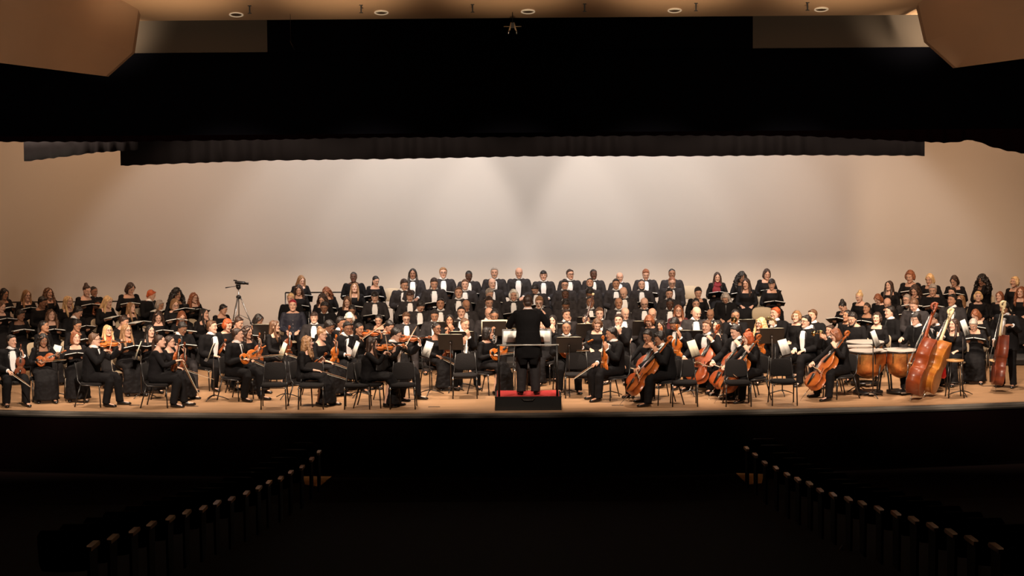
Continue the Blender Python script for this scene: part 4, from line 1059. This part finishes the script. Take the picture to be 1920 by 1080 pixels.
# ------------------------------------------------------------------ people in their places
ORD = ['first', 'second', 'third', 'fourth', 'fifth', 'sixth', 'seventh', 'eighth', 'ninth', 'tenth', 'eleventh', 'twelfth', 'thirteenth', 'fourteenth', 'fifteenth', 'sixteenth', 'seventeenth', 'eighteenth', 'nineteenth', 'twentieth'] 
ROWN = {'A': 'top centre choir row', 'B': 'second centre choir row', 'C': 'third centre choir row', 'D': 'fourth centre choir row', 'E': 'fifth centre choir row',
        'La': 'back left choir row', 'Lb': 'second left choir row', 'L3': 'third left choir row', 'L4': 'fourth left choir row', 'L5': 'front left choir row',
        'Ra': 'back right choir row', 'Rb': 'second right choir row', 'Rc': 'third right choir row', 'R4': 'fourth right choir row', 'R5': 'front right choir row'}
FEM = ('woman', 'cellist in short', 'violinist with very long', 'violinist with glasses and lace', 'violinist with long dark hair', 'front violinist in velvet', 'curly-haired violinist',
       'bassoon player', 'violinist half hidden')
CL_FEM = ('f', 'v', 'j', 'fh', 'mr')
def q5(v, s): return int(round(v/s)*s)
recs = []
for ln in PEOPLE.strip().split('\n'):
    if ln.startswith('#'): continue
    a, desc = ln.split('|'); x, y, row, cl, st, hc, sk, yaw, hy, hp, pose = a.split()
    recs.append([float(x), float(y), row, cl, st, hc, sk, float(yaw), float(hy), float(hp), pose, desc.strip()])
cnt = {}
for r in sorted(recs, key=lambda r: r[0]): cnt.setdefault(r[2], []).append(id(r))
SCF = {'large bald man': 1.11, 'tanned man with shaved': .97, 'dark-haired singer half': .97, 'woman with very big': 1.07, 'grey curly-haired': .97, 'woman with light-tipped': 1.07,
       'blonde woman with glasses and orange': .98, 'woman with glasses and shiny': 1.08, 'grey-haired singer with glasses': .98, 'man with wavy brown hair bowing': 1.09, 'dark-haired man looking up': 1.08,
       'sandy-haired singer': .98, 'front violinist in velvet': 1.07, 'curly-haired violinist': .96, 'dark-haired woman between': .96, 'black-haired violist looking': 1.09, 'brass player in profile': .93, 'auburn-haired woman playing': 1.06}
nv = 0
for r in recs:
    x, y, row, cl, st, hc, sk, yaw, hy, hp, pose, desc = r
    extras = []; base = cl
    if cl == 'sc': base = 'v'; extras.append('scarfr')
    elif cl == 'osg': base = 'v'; extras += ['scarfo', 'g']
    elif cl == 'pn': base = 'f'; extras.append('pearls')
    elif cl == 'mrg': base = 'mr'; extras.append('g')
    elif cl.endswith('g') and len(cl) > 1: base = cl[:-1]; extras.append('g')
    if 'moustache' in desc: extras.append('moustache')
    if 'beard' in desc: extras.append('beard')
    sex = 'f' if (base in CL_FEM or 'woman' in desc) else 'm'
    if sex == 'm' and base in ('f', 'v', 'j'): base = 'B'
    if sex == 'f' and base in ('N', 'B'): base = 'j'
    if 'dark-skinned singer' in desc or desc.startswith('broad'): sex = 'm'; base = 'B'
    hy = q5(hy, 10); hp = q5(hp, 10)
    if pose == 'lap' and row in 'ABCDE' and False: pass
    pk = pose if pose != 'stand' else 'stand'
    if row == 'K': pk = 'stand'
    low = pose == 'folder' and row in 'ABCDE'
    if low: pk = 'folderlow'
    K = body_mesh(pk, sex, hy, hp, sk)[1]; hz = K['Hc'].z; hxy = MX.Rotation(R(yaw), 3, 'Z') @ V((K['Hc'].x, K['Hc'].y, 0))
    zr = ROWS[row][1] if row in ROWS else 0
    best = None
    for sc in np.linspace(.94, 1.12, 37):
        p = at_z(x, y, zr+hz*sc+.01)
        pen = abs(sc-(1.06 if sex == 'm' else 1.03))*1.0
        if row in ROWS: pen += max(0, abs(p.y-hxy.y*sc-ROWS[row][0])-.18)*2
        if best is None or pen < best[0]: best = (pen, sc, p)
    _, sc, p = best
    if row in ROWS and abs(p.y-hxy.y*sc-ROWS[row][0]) > .24:
        Y = ROWS[row][0]+hxy.y*sc+max(-.24, min(.24, p.y-hxy.y*sc-ROWS[row][0])); p = at_y(x, y, Y)
    for k_, v_ in SCF.items():
        if desc.startswith(k_): sc = v_; p = at_z(x, y, zr+hz*sc)
    if row in 'SK':
        Yf = {1717: .35, 1751: .80, 1883: .85}[int(x)]; p = at_y(x, y, Yf); sc = p.z/hz
    if row in 'V':
        ym = edge(p.x)+(.80 if abs(yaw) < 50 else .62)
        if p.y-hxy.y*sc < ym: p = at_y(x, y, ym+hxy.y*sc); sc = max(.9, p.z/hz)
    loc = V((p.x-hxy.x*sc, p.y-hxy.y*sc, zr))
    M = MX.Translation(loc) @ MX.Rotation(R(yaw), 4, 'Z')
    if row in ROWN:
        o_ = cnt[row].index(id(r)); n_ = len(cnt[row]); place_ = (ORD[o_]+' from left in the ')+ROWN[row]
        label = desc+', '+place_; short = ORD[o_]+' singer from left, '+ROWN[row]; group = 'choir singers'
    else: label = desc; short = desc; group = 'orchestra musicians'
    wl = label.split()
    if len(wl) > 16: label = ' '.join(label.replace(' in the ', ', ').split()[:16])
    person, K = make_person(M, sc, pk, sex, base, st, hc, sk, hy, hp, label, 'person', group, extras, row not in ROWN)
    Ms = M @ MX.Scale(sc, 4)
    sw = short.split(); s10 = ' '.join(sw[:9])
    for _ in range(3):
        if s10.split()[-1] in ('with', 'in', 'and', 'his', 'her', 'a', 'the', 'behind', 'from', 'of', 'at', 'on'): s10 = ' '.join(s10.split()[:-1])
    if K['kind'] == 'sit':
        if row in ROWN: put_chair('beige', loc.x, loc.y+0, loc.z, yaw, 'beige padded chair under '+s10, 'choir chairs')
        else: put_chair('black', loc.x, loc.y, loc.z, yaw, 'black chair under '+s10, 'orchestra chairs')
        if sc != 1: pass
    mk = lambda up, front, o: Ms @ zy(up, front, V(o))
    if pose == 'folder':
        side = 1 if abs(yaw) > 12 else 0
        tl = random.uniform(-32, -10)
        FM = M @ MX.Translation(V((0, (-.375 if low else -.395)*sc, (.752 if low else .862)*sc))) @ MX.Rotation(R(tl if not side else random.uniform(-26, -2)), 4, 'X')
        place(_fold, FM, 'open black music folder held by '+s10, 'choir music folders', 'folder')
    vk = 'viola' if ('viola' in desc or 'violist' in desc) else 'violin'
    ci = 2 if ('orange' in desc or x > 1100) else (0, 1, 0, 2)[nv % 4]
    def bow(o, d, fr=(0, 0, -1)):
        d = nrm(d); place(_bow, Ms @ zy(d, fr, V(o)-d*.06), 'thin wooden bow held by '+s10, 'bows', 'bow')
    def vio(up, front, o):
        global nv
        nv += 1; place(violin(vk, ci), Ms @ zy(up, front, o), ('orange' if ci == 2 else 'dark' if ci == 1 else 'reddish brown')+' '+vk+' held by '+s10, 'violins and violas', vk)
    if pose == 'vplay':
        el, wr, d, n = K['arm'][-1]; vio((.55, -.80, -.02), (-.35, -.15, .95), (.06, -.13, K['N'].z+.045)); h = wr+nrm(d)*.09
        bow(h, V((.20, -.33, K['N'].z+.10))-h)
    elif pose in ('vrest', 'vrest2', 'vrestL'):
        el, wr, d, n = K['arm'][1]; hl = wr+nrm(d)*.07; dz = -.14 if pose == 'vrestL' else 0
        o = V((.10, -.30, .615)); top = hl+V((-.035, 0, .03)); up = nrm(top-o); o = top-up*(.47 if vk == 'violin' else .52)
        if pose == 'vrestL': up = nrm((-.15, -.75, .6)) ; o = top-up*.45
        vio(up, (-.15, -1, .15) if pose != 'vrestL' else (-.5, -.3, .8), o)
        el, wr, d, n = K['arm'][-1]; h = wr+nrm(d)*.08
        if pose == 'vrest2': bow(h, (.1, .05, -1) if False else (.25, -.35, -.9), (0, -1, 0))
        else: bow(h, (.35, -.9, -.30))
    elif pose == 'vlap':
        el, wr, d, n = K['arm'][1]; hl = wr+nrm(d)*.08; o = V((-.14, -.27, .735)); up = nrm(hl+V((0, 0, .02))-o); vio(up, (0, -1, .45), o)
        el, wr, d, n = K['arm'][-1]; h = wr+nrm(d)*.08; bow(h, (.55, -.8, .12))
    elif pose == 'cello':
        up = nrm((.12, .85, 1.0)); o = V((.05, -.93, .0))+up*.29; fr = (0, -1, .85)
        c = place(_cello[nv % 2], Ms @ zy(up, fr, o), ('orange' if nv % 2 == 0 else 'deep red')+' cello held by '+s10, 'cellos', 'cello'); nv += 1
        el, wr, d, n = K['arm'][-1]; h = wr+nrm(d)*.09
        bow(h, V((.10, -.60, .56))-h, (0, .7, -.7))
    elif pose in ('wind', 'bassoon', 'flute', 'trumpet', 'horn'):
        mo = K['Hc']+K['HR']@V((0, -.105, -.062))
        if pose == 'wind':
            nm = 'oboe' if 'oboe' in desc else 'clarinet_pale' if 'white reed' in desc else 'clarinet'; L = K['arm'][-1][1]+nrm(K['arm'][-1][2])*.08; d = nrm(V((0, L.y, L.z))-mo); MM = mk(d, (0, -1, .3), mo+d*.05)
            lb = {'oboe': 'black oboe', 'clarinet': 'black clarinet', 'clarinet_pale': 'pale reed instrument'}[nm]
        elif pose == 'flute': nm = 'flute'; MM = mk((-1, -.05, -.12), (0, -1, .3), mo+V((.03, -.01, 0))); lb = 'silver flute'
        elif pose == 'bassoon': nm = 'bassoon'; MM = mk((.28, .12, 1), (0, -1, 0), (-.20, -.30, .42)); lb = 'tall dark red bassoon'
        elif pose == 'trumpet': nm = 'trumpet'; MM = mk((0, -1, .12), (0, 0, 1), mo+V((0, -.05, 0))); lb = 'brass trumpet'
        else: nm = 'horn'; MM = mk((0, 0, 1), (.3, -1, 0), (-.02, -.27, .99)); lb = 'coiled brass french horn'
        place(PRO[nm], MM, lb+' held by '+s10, 'wind instruments', nm if nm != 'clarinet_pale' else 'clarinet')

# conductor on the podium
podY = -1.84; pz = .255; pc = at_z(990.5, 760, 0); PX = at_z(990.5, 746, pz).x
e = tag(empty('conductor_podium', MX.Translation((PX, podY, 0))), 'black conductor podium with red carpet and guard rail at front centre stage', 'podium')
obj('platform', G().box((0, .47, pz/2-.006), (1.22, .94, pz-.012)).mesh('platform', M_plastic, False), e)
obj('carpet', G().box((0, .47, pz-.004), (1.15, .87, .014)).mesh('carpet', mat('red_carpet', (.50, .028, .026), .9, bump=(60, .3)), False), e)
obj('edge_trim', G().box((0, .006, pz-.006), (1.23, .02, .018)).mesh('edge_trim', M_pole, False), e)
obj('handle', G().tube([(-.12, -.01, pz-.03), (-.08, -.03, pz-.06), (.08, -.03, pz-.06), (.12, -.01, pz-.03)], .007, 7).mesh('handle', M_pole), e)
rt = at_y(990, 647, podY+.05).z
for s in (-1, 1): obj('rail_post', G().tube([(s*.535, .05, pz), (s*.535, .05, rt)], .021, 10).mesh('rail_post', M_plastic), e)
obj('top_rail', G().tube([(-.57, .05, rt), (.57, .05, rt)], .014, 10).mesh('top_rail', mat('pale_rail', (.62, .60, .55), .3, .3)), e)
cp = at_z(993, 741, pz); sc = 1.035
Kc = body_mesh('conduct', 'm', 0, 10, 'l')[1]
Mc = MX.Translation((cp.x-.02, cp.y+.05, pz)) @ MX.Rotation(R(180), 4, 'Z')
ctop = at_y(988, 568, cp.y).z-pz; sc = ctop/Kc['Hc'].z
make_person(Mc, sc, 'conduct', 'm', 'N', 'short', 'd', 'l', 0, 10, 'conductor in black tailcoat seen from behind on the red-carpeted podium', 'person')
place(PRO.setdefault('baton', obj('baton', G().tube([(0, 0, 0), (0, 0, .04), (0, 0, .05), (0, 0, .38)], [.008, .010, .003, .0015], 7).mesh('baton', M_hairw))),
      Mc @ MX.Scale(sc, 4) @ zy((.3, -1, .5), (0, 0, 1), Kc['arm'][-1][1]+V((.02, -.09, .03))), 'thin pale baton in the conductor\'s right hand', 'batons', 'baton')

# music stands
def on_floor(px, py): return at_z(px, py, 0)
def by_desk(px, py, h=1.0): q = at_z(px, py, h); return V((q.x, q.y, 0))
ST_ = [(on_floor(107, 747), .88, -60, 'black music stand before the woman in the long skirt', 'w'), (on_floor(262, 745), .92, -82, 'black music stand between the two front left violin desks', 'c'),
 (on_floor(398, 750), .92, -86, 'black music stand before the front velvet-top violinist', 'c'), (by_desk(497, 622), 1.0, 176, 'black music stand below the woman with black bob', 'c'),
 (on_floor(532, 747), .92, -75, 'black music stand left of the curly long-haired violinist', 'c'), (on_floor(668, 744), .92, -78, 'black music stand left of the woman violinist with glasses', 'w'),
 (on_floor(803, 740), .88, -70, 'black music stand with spread white pages beside the bespectacled tuxedo violinist', 'w'), (on_floor(846, 734), .98, 172, 'black music stand just left of centre with drooping cream pages', 'c'),
 (by_desk(866, 634), .98, 180, 'black music stand behind the left centre empty chair', 'c'), (by_desk(836, 615), .98, 178, 'black music stand before the woman with black bob', 'c'),
 (by_desk(927, 616), 1.0, 181, 'black music stand with wide cream pages before the half hidden wind player', 'b'),
 (by_desk(1067, 645), .98, 180, 'black music stand behind the right centre empty chair', 'c'), (by_desk(1040, 619), .98, 180, 'black music stand before the oboe player', 'c'),
 (by_desk(1103, 619), .98, 181, 'black music stand left of the curly-haired woman', 'c'), (by_desk(1103, 606), .98, 180, 'black music stand before the bassoon player', 'c'),
 (on_floor(1147, 743), .92, 62, 'black music stand before the front cellos', 'c'), (by_desk(1208, 614), .98, 180, 'black music stand right of the young clarinettist', 'c'),
 (by_desk(1297, 632), .98, 174, 'black music stand below the large bald man', 'c'), (on_floor(1300, 741), .90, 66, 'black music stand before the singing cellist', 'c'),
 (by_desk(1392, 611), .98, 182, 'black music stand before the trumpet player', 'c'), (by_desk(1447, 628), .98, 184, 'black music stand before the horn player', 'c'),
 (on_floor(1470, 741), .92, 62, 'black music stand behind the rightmost empty chair', 'w'), (on_floor(1640, 745), 1.12, 70, 'tall black music stand before the kettledrums', 'w'),
 (on_floor(1808, 742), 1.30, 66, 'tall black music stand right of the wooden stool', 'w')]
for p, h, yw, lb, sh in ST_: put_stand(p, h, yw, lb, sh)
# conductor's wide desk
e, T = stand_proto(1.23); q = at_z(988, 640, 1.20); e.matrix_basis = MX.Translation((q.x, -.72, 0)); tag(e, 'wide conductor music stand with open score in front of the conductor', 'music stand')
e.children[0].scale = (1.85, 1, 1); e.children[1].scale = (1.85, 1, 1)
tag(obj('score', PG['wide'], None, e.matrix_basis @ T @ MX.Translation((0, 0, .02))), 'large open white score on the conductor stand', 'sheet music')

# empty chairs
for i, (px, py, yw) in enumerate(((512, 768, 2), (583, 768, 0), (669, 768, 1), (755, 768, 0), (872, 748, 0), (1083, 747, 0), (1285, 763, -1), (1385, 763, 0), (1471, 761, 1))):
    p = at_z(px, py, 0); put_chair('black', p.x, p.y+.275, 0, yw, 'empty black chair facing the audience, %s from left along the stage front' % ORD[i], 'empty front chairs')
for px, py, yw, lb in ((455, 735, 60, 'empty black chair behind the man in black suit'), (985, 728, 5, 'empty black chair behind the conductor podium'), (1575, 738, -60, 'empty black chair beside the rightmost cellist')):
    p = at_z(px, py, 0); put_chair('black', p.x, p.y, 0, yw, lb, 'orchestra chairs')
for px, py, z0, yw, lb in ((1415, 575, .16, -4, 'empty beige chair behind the trumpet player, its back fully visible'), (1428, 597, 0, -6, 'empty beige chair just below the larger beige chair back'), (1353, 597, 0, 2, 'empty beige chair behind the singing cellist'),
        (736, 552, .48, 3, 'empty beige chair right of the woman with black hair tied back'), (1293, 545, .48, 0, 'empty beige chair right of the men in the second choir row'), (545, 625, 0, 8, 'empty beige chair left of the long-curled violinist'),
        (1868, 580, .0, -25, 'empty beige chair behind the dark red bass'), (364, 636, 0, 35, 'empty beige chair beside the man with combed brown hair'), (1437, 566, .32, -4, 'empty beige chair below the woman with black fringe')):
    best = None; pf = at_z(px, py, .70)
    if pf.y < 3.7: best = (0, pf.x, pf.y-.2, 0)
    for k_, (Y_, z_) in ROWS.items():
        if (len(k_) > 1) != (px < 450 or px > 1540) or (k_[0] == 'L' and px > 450) or (k_[0] == 'R' and px < 1540): continue
        for dy in (-.2, 0, .2):
            q = at_y(px, py, Y_+dy+.2); er = abs(q.z-z_-.70)
            if best is None or er < best[0]: best = (er, q.x, Y_+dy, z_)
    put_chair('beige', best[1], best[2], best[3], yw, lb, 'choir chairs')

# double basses, leaned on their players
def bass_at(i, foot, scr, Ys, front, label):
    a = at_z(foot[0], foot[1], 0); b = at_y(scr[0], scr[1], Ys); up = nrm(b-a); o = a+up*.15; L = (b-a).length; k = min(1.14, max(.9, (L-.15)/1.87))
    o = a+up*.16*k; e = _bass[i]; e.matrix_basis = zy(up, front, o) @ MX.Scale(k, 4); tag(e, label, 'double bass', 'double basses'); return e
bass_at(0, (1706, 752), (1767, 572), -.30, (-.84, .42, .30), 'red-orange double bass leaning at the right, nearest the stage edge')
bass_at(1, (1731, 746), (1797, 582), .05, (-.82, .46, .30), 'amber double bass with pale pegbox leaning behind the red one')
bass_at(2, (1866, 735), (1893, 562), .10, (-.95, .10, .10), 'dark red double bass standing upright near the right edge')
M3 = at_z(1790, 751, 0)
def stool(px, py, label, h=.72):
    p = at_z(px, py, 0); e = tag(empty('tall_stool', MX.Translation(p)), label, 'stool', 'tall stools')
    g = G(); g.tube([(0, 0, h-.03), (0, 0, h-.025), (0, 0, h), (0, 0, h+.005)], [.155, .165, .165, .15], 24); obj('seat', g.mesh('seat', M_wood), e)
    for a in (45, 135, 225, 315):
        c, s = math.cos(R(a)), math.sin(R(a)); obj('leg', G().tube([(.12*c, .12*s, h-.03), (.21*c, .21*s, 0)], .012, 8).mesh('leg', M_cmetal), e)
    obj('foot_ring', G().tube([(.18*math.cos(a), .18*math.sin(a), .26) for a in np.linspace(0, 2*math.pi, 25)], .008, 6).mesh('foot_ring', M_cmetal), e); return e
stool(1790, 745, 'empty tall stool with round wooden seat right of the basses')
for o in list(COL.objects):
    if o.name.startswith('person') and o.get('label', '').startswith(('glasses-wearing bassist', 'bassist in white')):
        t = o.matrix_basis.translation; e = stool(1790, 745, 'tall stool under the '+('front' if 'glasses' in o['label'] else 'rear')+' bassist', .68); e.matrix_basis = MX.Translation((t.x, t.y, 0))

# kettledrums
def kettle(px, py, r, label, h=.86):
    p = at_z(px, py, h); e = tag(empty('kettledrum', MX.Translation((p.x, p.y, 0))), label, 'kettledrum', 'kettledrums'); prof = [(.05, .30), (.30, .33), (.62, .40), (.85, .52), (.97, .66), (1, .80), (1, h-.02)]
    g = G(); g.rings([[(r*k*math.cos(a), r*k*math.sin(a), z) for a in np.linspace(0, 2*math.pi, 33)[:-1]] for k, z in prof]); obj('bowl', g.mesh('bowl', M_copper), e)
    g = G(); g.rings([[(r*k*math.cos(a), r*k*math.sin(a), z) for a in np.linspace(0, 2*math.pi, 33)[:-1]] for k, z in ((1.04, h-.03), (1.05, h-.02), (1.05, h), (1.0, h+.004))]); obj('drum_head', g.mesh('drum_head', M_drum), e)
    g = G(); g.rings([[(r*k*math.cos(a), r*k*math.sin(a), z) for a in np.linspace(0, 2*math.pi, 33)[:-1]] for k, z in ((1.055, h-.05), (1.065, h-.045), (1.065, h-.02), (1.055, h-.015))]); obj('hoop', g.mesh('hoop', M_pole), e)
    for i in range(8):
        a = i*math.pi/4+.2; c, s = math.cos(a), math.sin(a); obj('tension_rod', G().tube([(r*1.06*c, r*1.06*s, h-.02), (r*1.05*c, r*1.05*s, .62)], .008, 6).mesh('tension_rod', M_cmetal), e)
    for i in range(4):
        a = i*math.pi/2+.5; c, s = math.cos(a), math.sin(a); obj('leg', G().tube([(r*1.02*c, r*1.02*s, .60), (r*.85*c, r*.85*s, .30), (r*.75*c, r*.75*s, .03)], .018, 8).mesh('leg', M_cmetal), e)
    obj('base', G().tube([(0, 0, .03), (0, 0, .07)], r*.8, 20).mesh('base', M_cmetal), e)
    obj('pedal', G().box((0, -r*.85, .06), (.10, .22, .03)).mesh('pedal', M_chrome, False), e)
kettle(1628, 656, .36, 'large copper kettledrum nearest the rightmost cellist'); kettle(1622, 640, .36, 'copper kettledrum with head just visible behind the front one', .88); kettle(1688, 655, .33, 'copper kettledrum partly hidden by the leaning basses')
# percussion cloth stand / small table between drums
p = at_z(1608, 648, .90); e = tag(empty('percussion_tray', MX.Translation((p.x, p.y, 0))), 'flat grey padded tray left of the kettledrums', 'tray')
obj('tray_top', G().box((0, 0, .89), (.55, .30, .025)).mesh('tray_top', M_drum, False), e); obj('pole', G().tube([(0, 0, 0), (0, 0, .88)], .015, 8).mesh('pole', M_pole), e)
for a in (90, 210, 330): obj('leg', G().tube([(0, 0, .12), (.25*math.cos(R(a)), .25*math.sin(R(a)), .01)], .01, 7).mesh('leg', M_cmetal), e)
# video camera on its tripod
p = at_y(447, 535, 7.9); zt = p.z; e = tag(empty('camera_tripod', MX.Translation((p.x, p.y, 0))), 'tall aluminium camera tripod standing before the back wall, left of the choir', 'tripod')
zc_ = at_y(447, 557, 7.9).z
obj('centre_column', G().tube([(0, 0, zc_-.45), (0, 0, zt-.06)], .014, 8).mesh('centre_column', M_alu), e); obj('crown', G().ell((0, 0, zc_), (.06, .06, .05)).mesh('crown', M_plastic), e)
for a in (250, 10, 130):
    c, s = math.cos(R(a)), math.sin(R(a)); lg = obj('leg', G().tube([(.04*c, .04*s, zc_), (.30*c, .30*s, zc_*.5), (.302*c, .302*s, zc_*.495), (.56*c, .56*s, 0)], [.016, .014, .011, .010], 8).mesh('leg', M_alu), e)
    for f in (.45, .5, .78): obj('leg_lock', G().ell((.56*f*c+.03*c*(1-f), .56*f*s, zc_*(1-f)), (.022, .022, .028), nu=8, nv=6).mesh('leg_lock', M_plastic), lg)
    obj('spreader', G().tube([(0, 0, zc_-.40), (.22*c, .22*s, zc_*.62)], .007, 6).mesh('spreader', M_alu), e)
obj('fluid_head', G().ell((0, 0, zt-.04), (.055, .05, .06)).box((0, 0, zt+.01), (.10, .10, .03)).mesh('fluid_head', M_plastic), e)
obj('pan_handle', G().tube([(0, 0, zt-.01), (-.16, -.08, zt-.03), (-.28, -.13, zt-.045)], [.008, .008, .014], 8).mesh('pan_handle', M_plastic), e)
e = tag(empty('video_camera', MX.Translation((p.x+.04, p.y, zt+.025)) @ MX.Rotation(R(6), 4, 'Y')), 'small black video camera on top of the tripod', 'camera')
obj('camera_body', G().tube([(-.12, 0, .035), (-.11, 0, .035), (.10, 0, .035), (.11, 0, .035)], [(.03, .03), (.036, .04), (.036, .04), (.03, .03)], 14, side=(0, 0, 1)).mesh('camera_body', M_plastic), e)
obj('lens', G().tube([(.10, 0, .03), (.17, 0, .03), (.19, 0, .03)], [.025, .025, .03], 14).mesh('lens', M_plastic), e)
obj('viewfinder', G().box((-.12, 0, .075), (.08, .03, .03)).mesh('viewfinder', M_plastic, False), e)
# red bag by the basses
p = at_y(1764, 684, .35); g = G().tube([(0, 0, -.26), (0, 0, -.22), (0, 0, 0), (0, 0, .20)], [(.09, .07), (.11, .08), (.09, .06), (.03, .02)], 14, side=(1, 0, 0))
tag(obj('red_bag', solid(g, 'red_bag', M_red, .012, .6, 1, (.05, .02)), None, MX.Translation(p)), 'bright red cloth bag hanging beside the amber bass', 'bag')
p = at_y(1176, 652, 1.0); 
# floor pockets and tape marks on the stage floor
for i, (px, py, w_) in enumerate(((43, 757, .22), (147, 759, .20), (252, 760, .20), (361, 762, .22), (814, 763, .22), (1147, 750, .22), (1158, 760, .22), (1850, 724, .2))):
    q = at_z(px, py, 0); tag(obj('floor_pocket', G().box((q.x, q.y, .0015), (w_, .07, .006)).mesh('floor_pocket', mat('pocket_steel', (.05, .03, .02), .5), False)), 'small dark floor pocket cover, %s from left near the stage edge' % ORD[i], 'floor cover', 'floor pocket covers')
# auditorium seats at the aisle ends
def seat_proto(s):
    e = empty('auditorium_seat', MX.Identity(4)); m1 = mat('seat_cloth', (.005, .0015, .0015), .9, spec=.1); m2 = mat('seat_steel', (.003, .002, .002), .8, spec=.05)
    obj('seat', G().tube([(0, -.20, .42), (0, -.19, .46), (0, .20, .44), (0, .21, .40)], [(.22, .02), (.24, .04), (.24, .05), (.22, .02)], 14, side=(1, 0, 0)).mesh('seat', m1), e)
    obj('backrest', G().tube([(0, -.22, .42), (0, -.25, .50), (0, -.30, .78), (0, -.31, .84)], [(.22, .03), (.24, .04), (.24, .04), (.20, .025)], 16, side=(1, 0, 0)).mesh('backrest', m1), e)
    obj('side_panel', G().prism([(-.24, 0), (.10, 0), (.14, .60), (-.26, .62)], s*.25-.015, s*.25+.015, 'x').mesh('side_panel', m2, False), e)
    obj('armrest', G().prism([(-.26, .62), (.16, .60), (.20, .615), (.16, .645), (-.26, .66)], s*.25-.032, s*.25+.032, 'x').mesh('armrest', mat('armrest_wood', (.50, .30, .17), .4), False), e)
    return e
LP = [(598,847),(584,860),(566,875),(545,885),(526,896),(504,904),(485,914),(462,924),(434,935),(407,942),(381,952),(350,960),(319,971),(284,982),(252,994),(212,1007),(175,1020)]
RP = [(1400,840),(1416,852),(1434,867),(1455,877),(1476,889),(1496,898),(1518,906),(1538,919),(1562,927),(1591,935),(1617,943),(1648,953),(1680,962),(1713,973),(1748,985),(1783,997),(1821,1010),(1867,1024)]
for s, LL in ((1, LP), (-1, RP)):
    pr = seat_proto(s)
    for i, (sx, sy) in enumerate(LL):
        q = at_y(sx, sy, -5.2-.89*i)
        lb = 'dark aisle-end auditorium seat, %s row from the stage, %s aisle' % (ORD[i], 'left' if s > 0 else 'right')
        place(pr, MX.Translation((q.x-s*.25, q.y, q.z-.64)), lb, 'auditorium seats', 'seat')
p = at_y(1574, 1031, -20.0); tag(obj('paper_scrap', G().add([(0, 0, 0), (.05, 0, -.02), (.03, .01, .045), (0, .03, 0), (.05, .03, -.02), (.03, .04, .045)], [(0, 1, 2), (3, 5, 4), (0, 3, 4, 1), (1, 4, 5, 2), (2, 5, 3, 0)]).mesh('paper_scrap', M_paper2, False), None, MX.Translation(p)), 'scrap of pale paper lying in the dark seats at lower right', 'paper')
for i, P in enumerate((((568, 893), (622, 893), (598, 912), (572, 908)), ((1380, 887), (1432, 889), (1428, 906), (1402, 908)))):  # tan patches stand in for stage light spilling on the aisle floor
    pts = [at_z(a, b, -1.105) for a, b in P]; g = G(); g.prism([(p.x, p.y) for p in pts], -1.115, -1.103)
    tag(obj('aisle_lit_patch', g.mesh('aisle_lit_patch', M_wood, False)), 'tan patch standing for lit floor at the stage end of the %s aisle' % ('left', 'right')[i], 'floor patch')
    c = sum(pts, V((0, 0, 0)))/4; light('aisle_patch_fill', 'POINT', (c.x+(-.9 if i == 0 else .9), c.y+.2, -.75), (c.x, c.y, -1.1), 1.4, (1, .7, .4), .05)  # added fill lamp that brightens the tan patch
bpy.data.scenes.remove(TS)
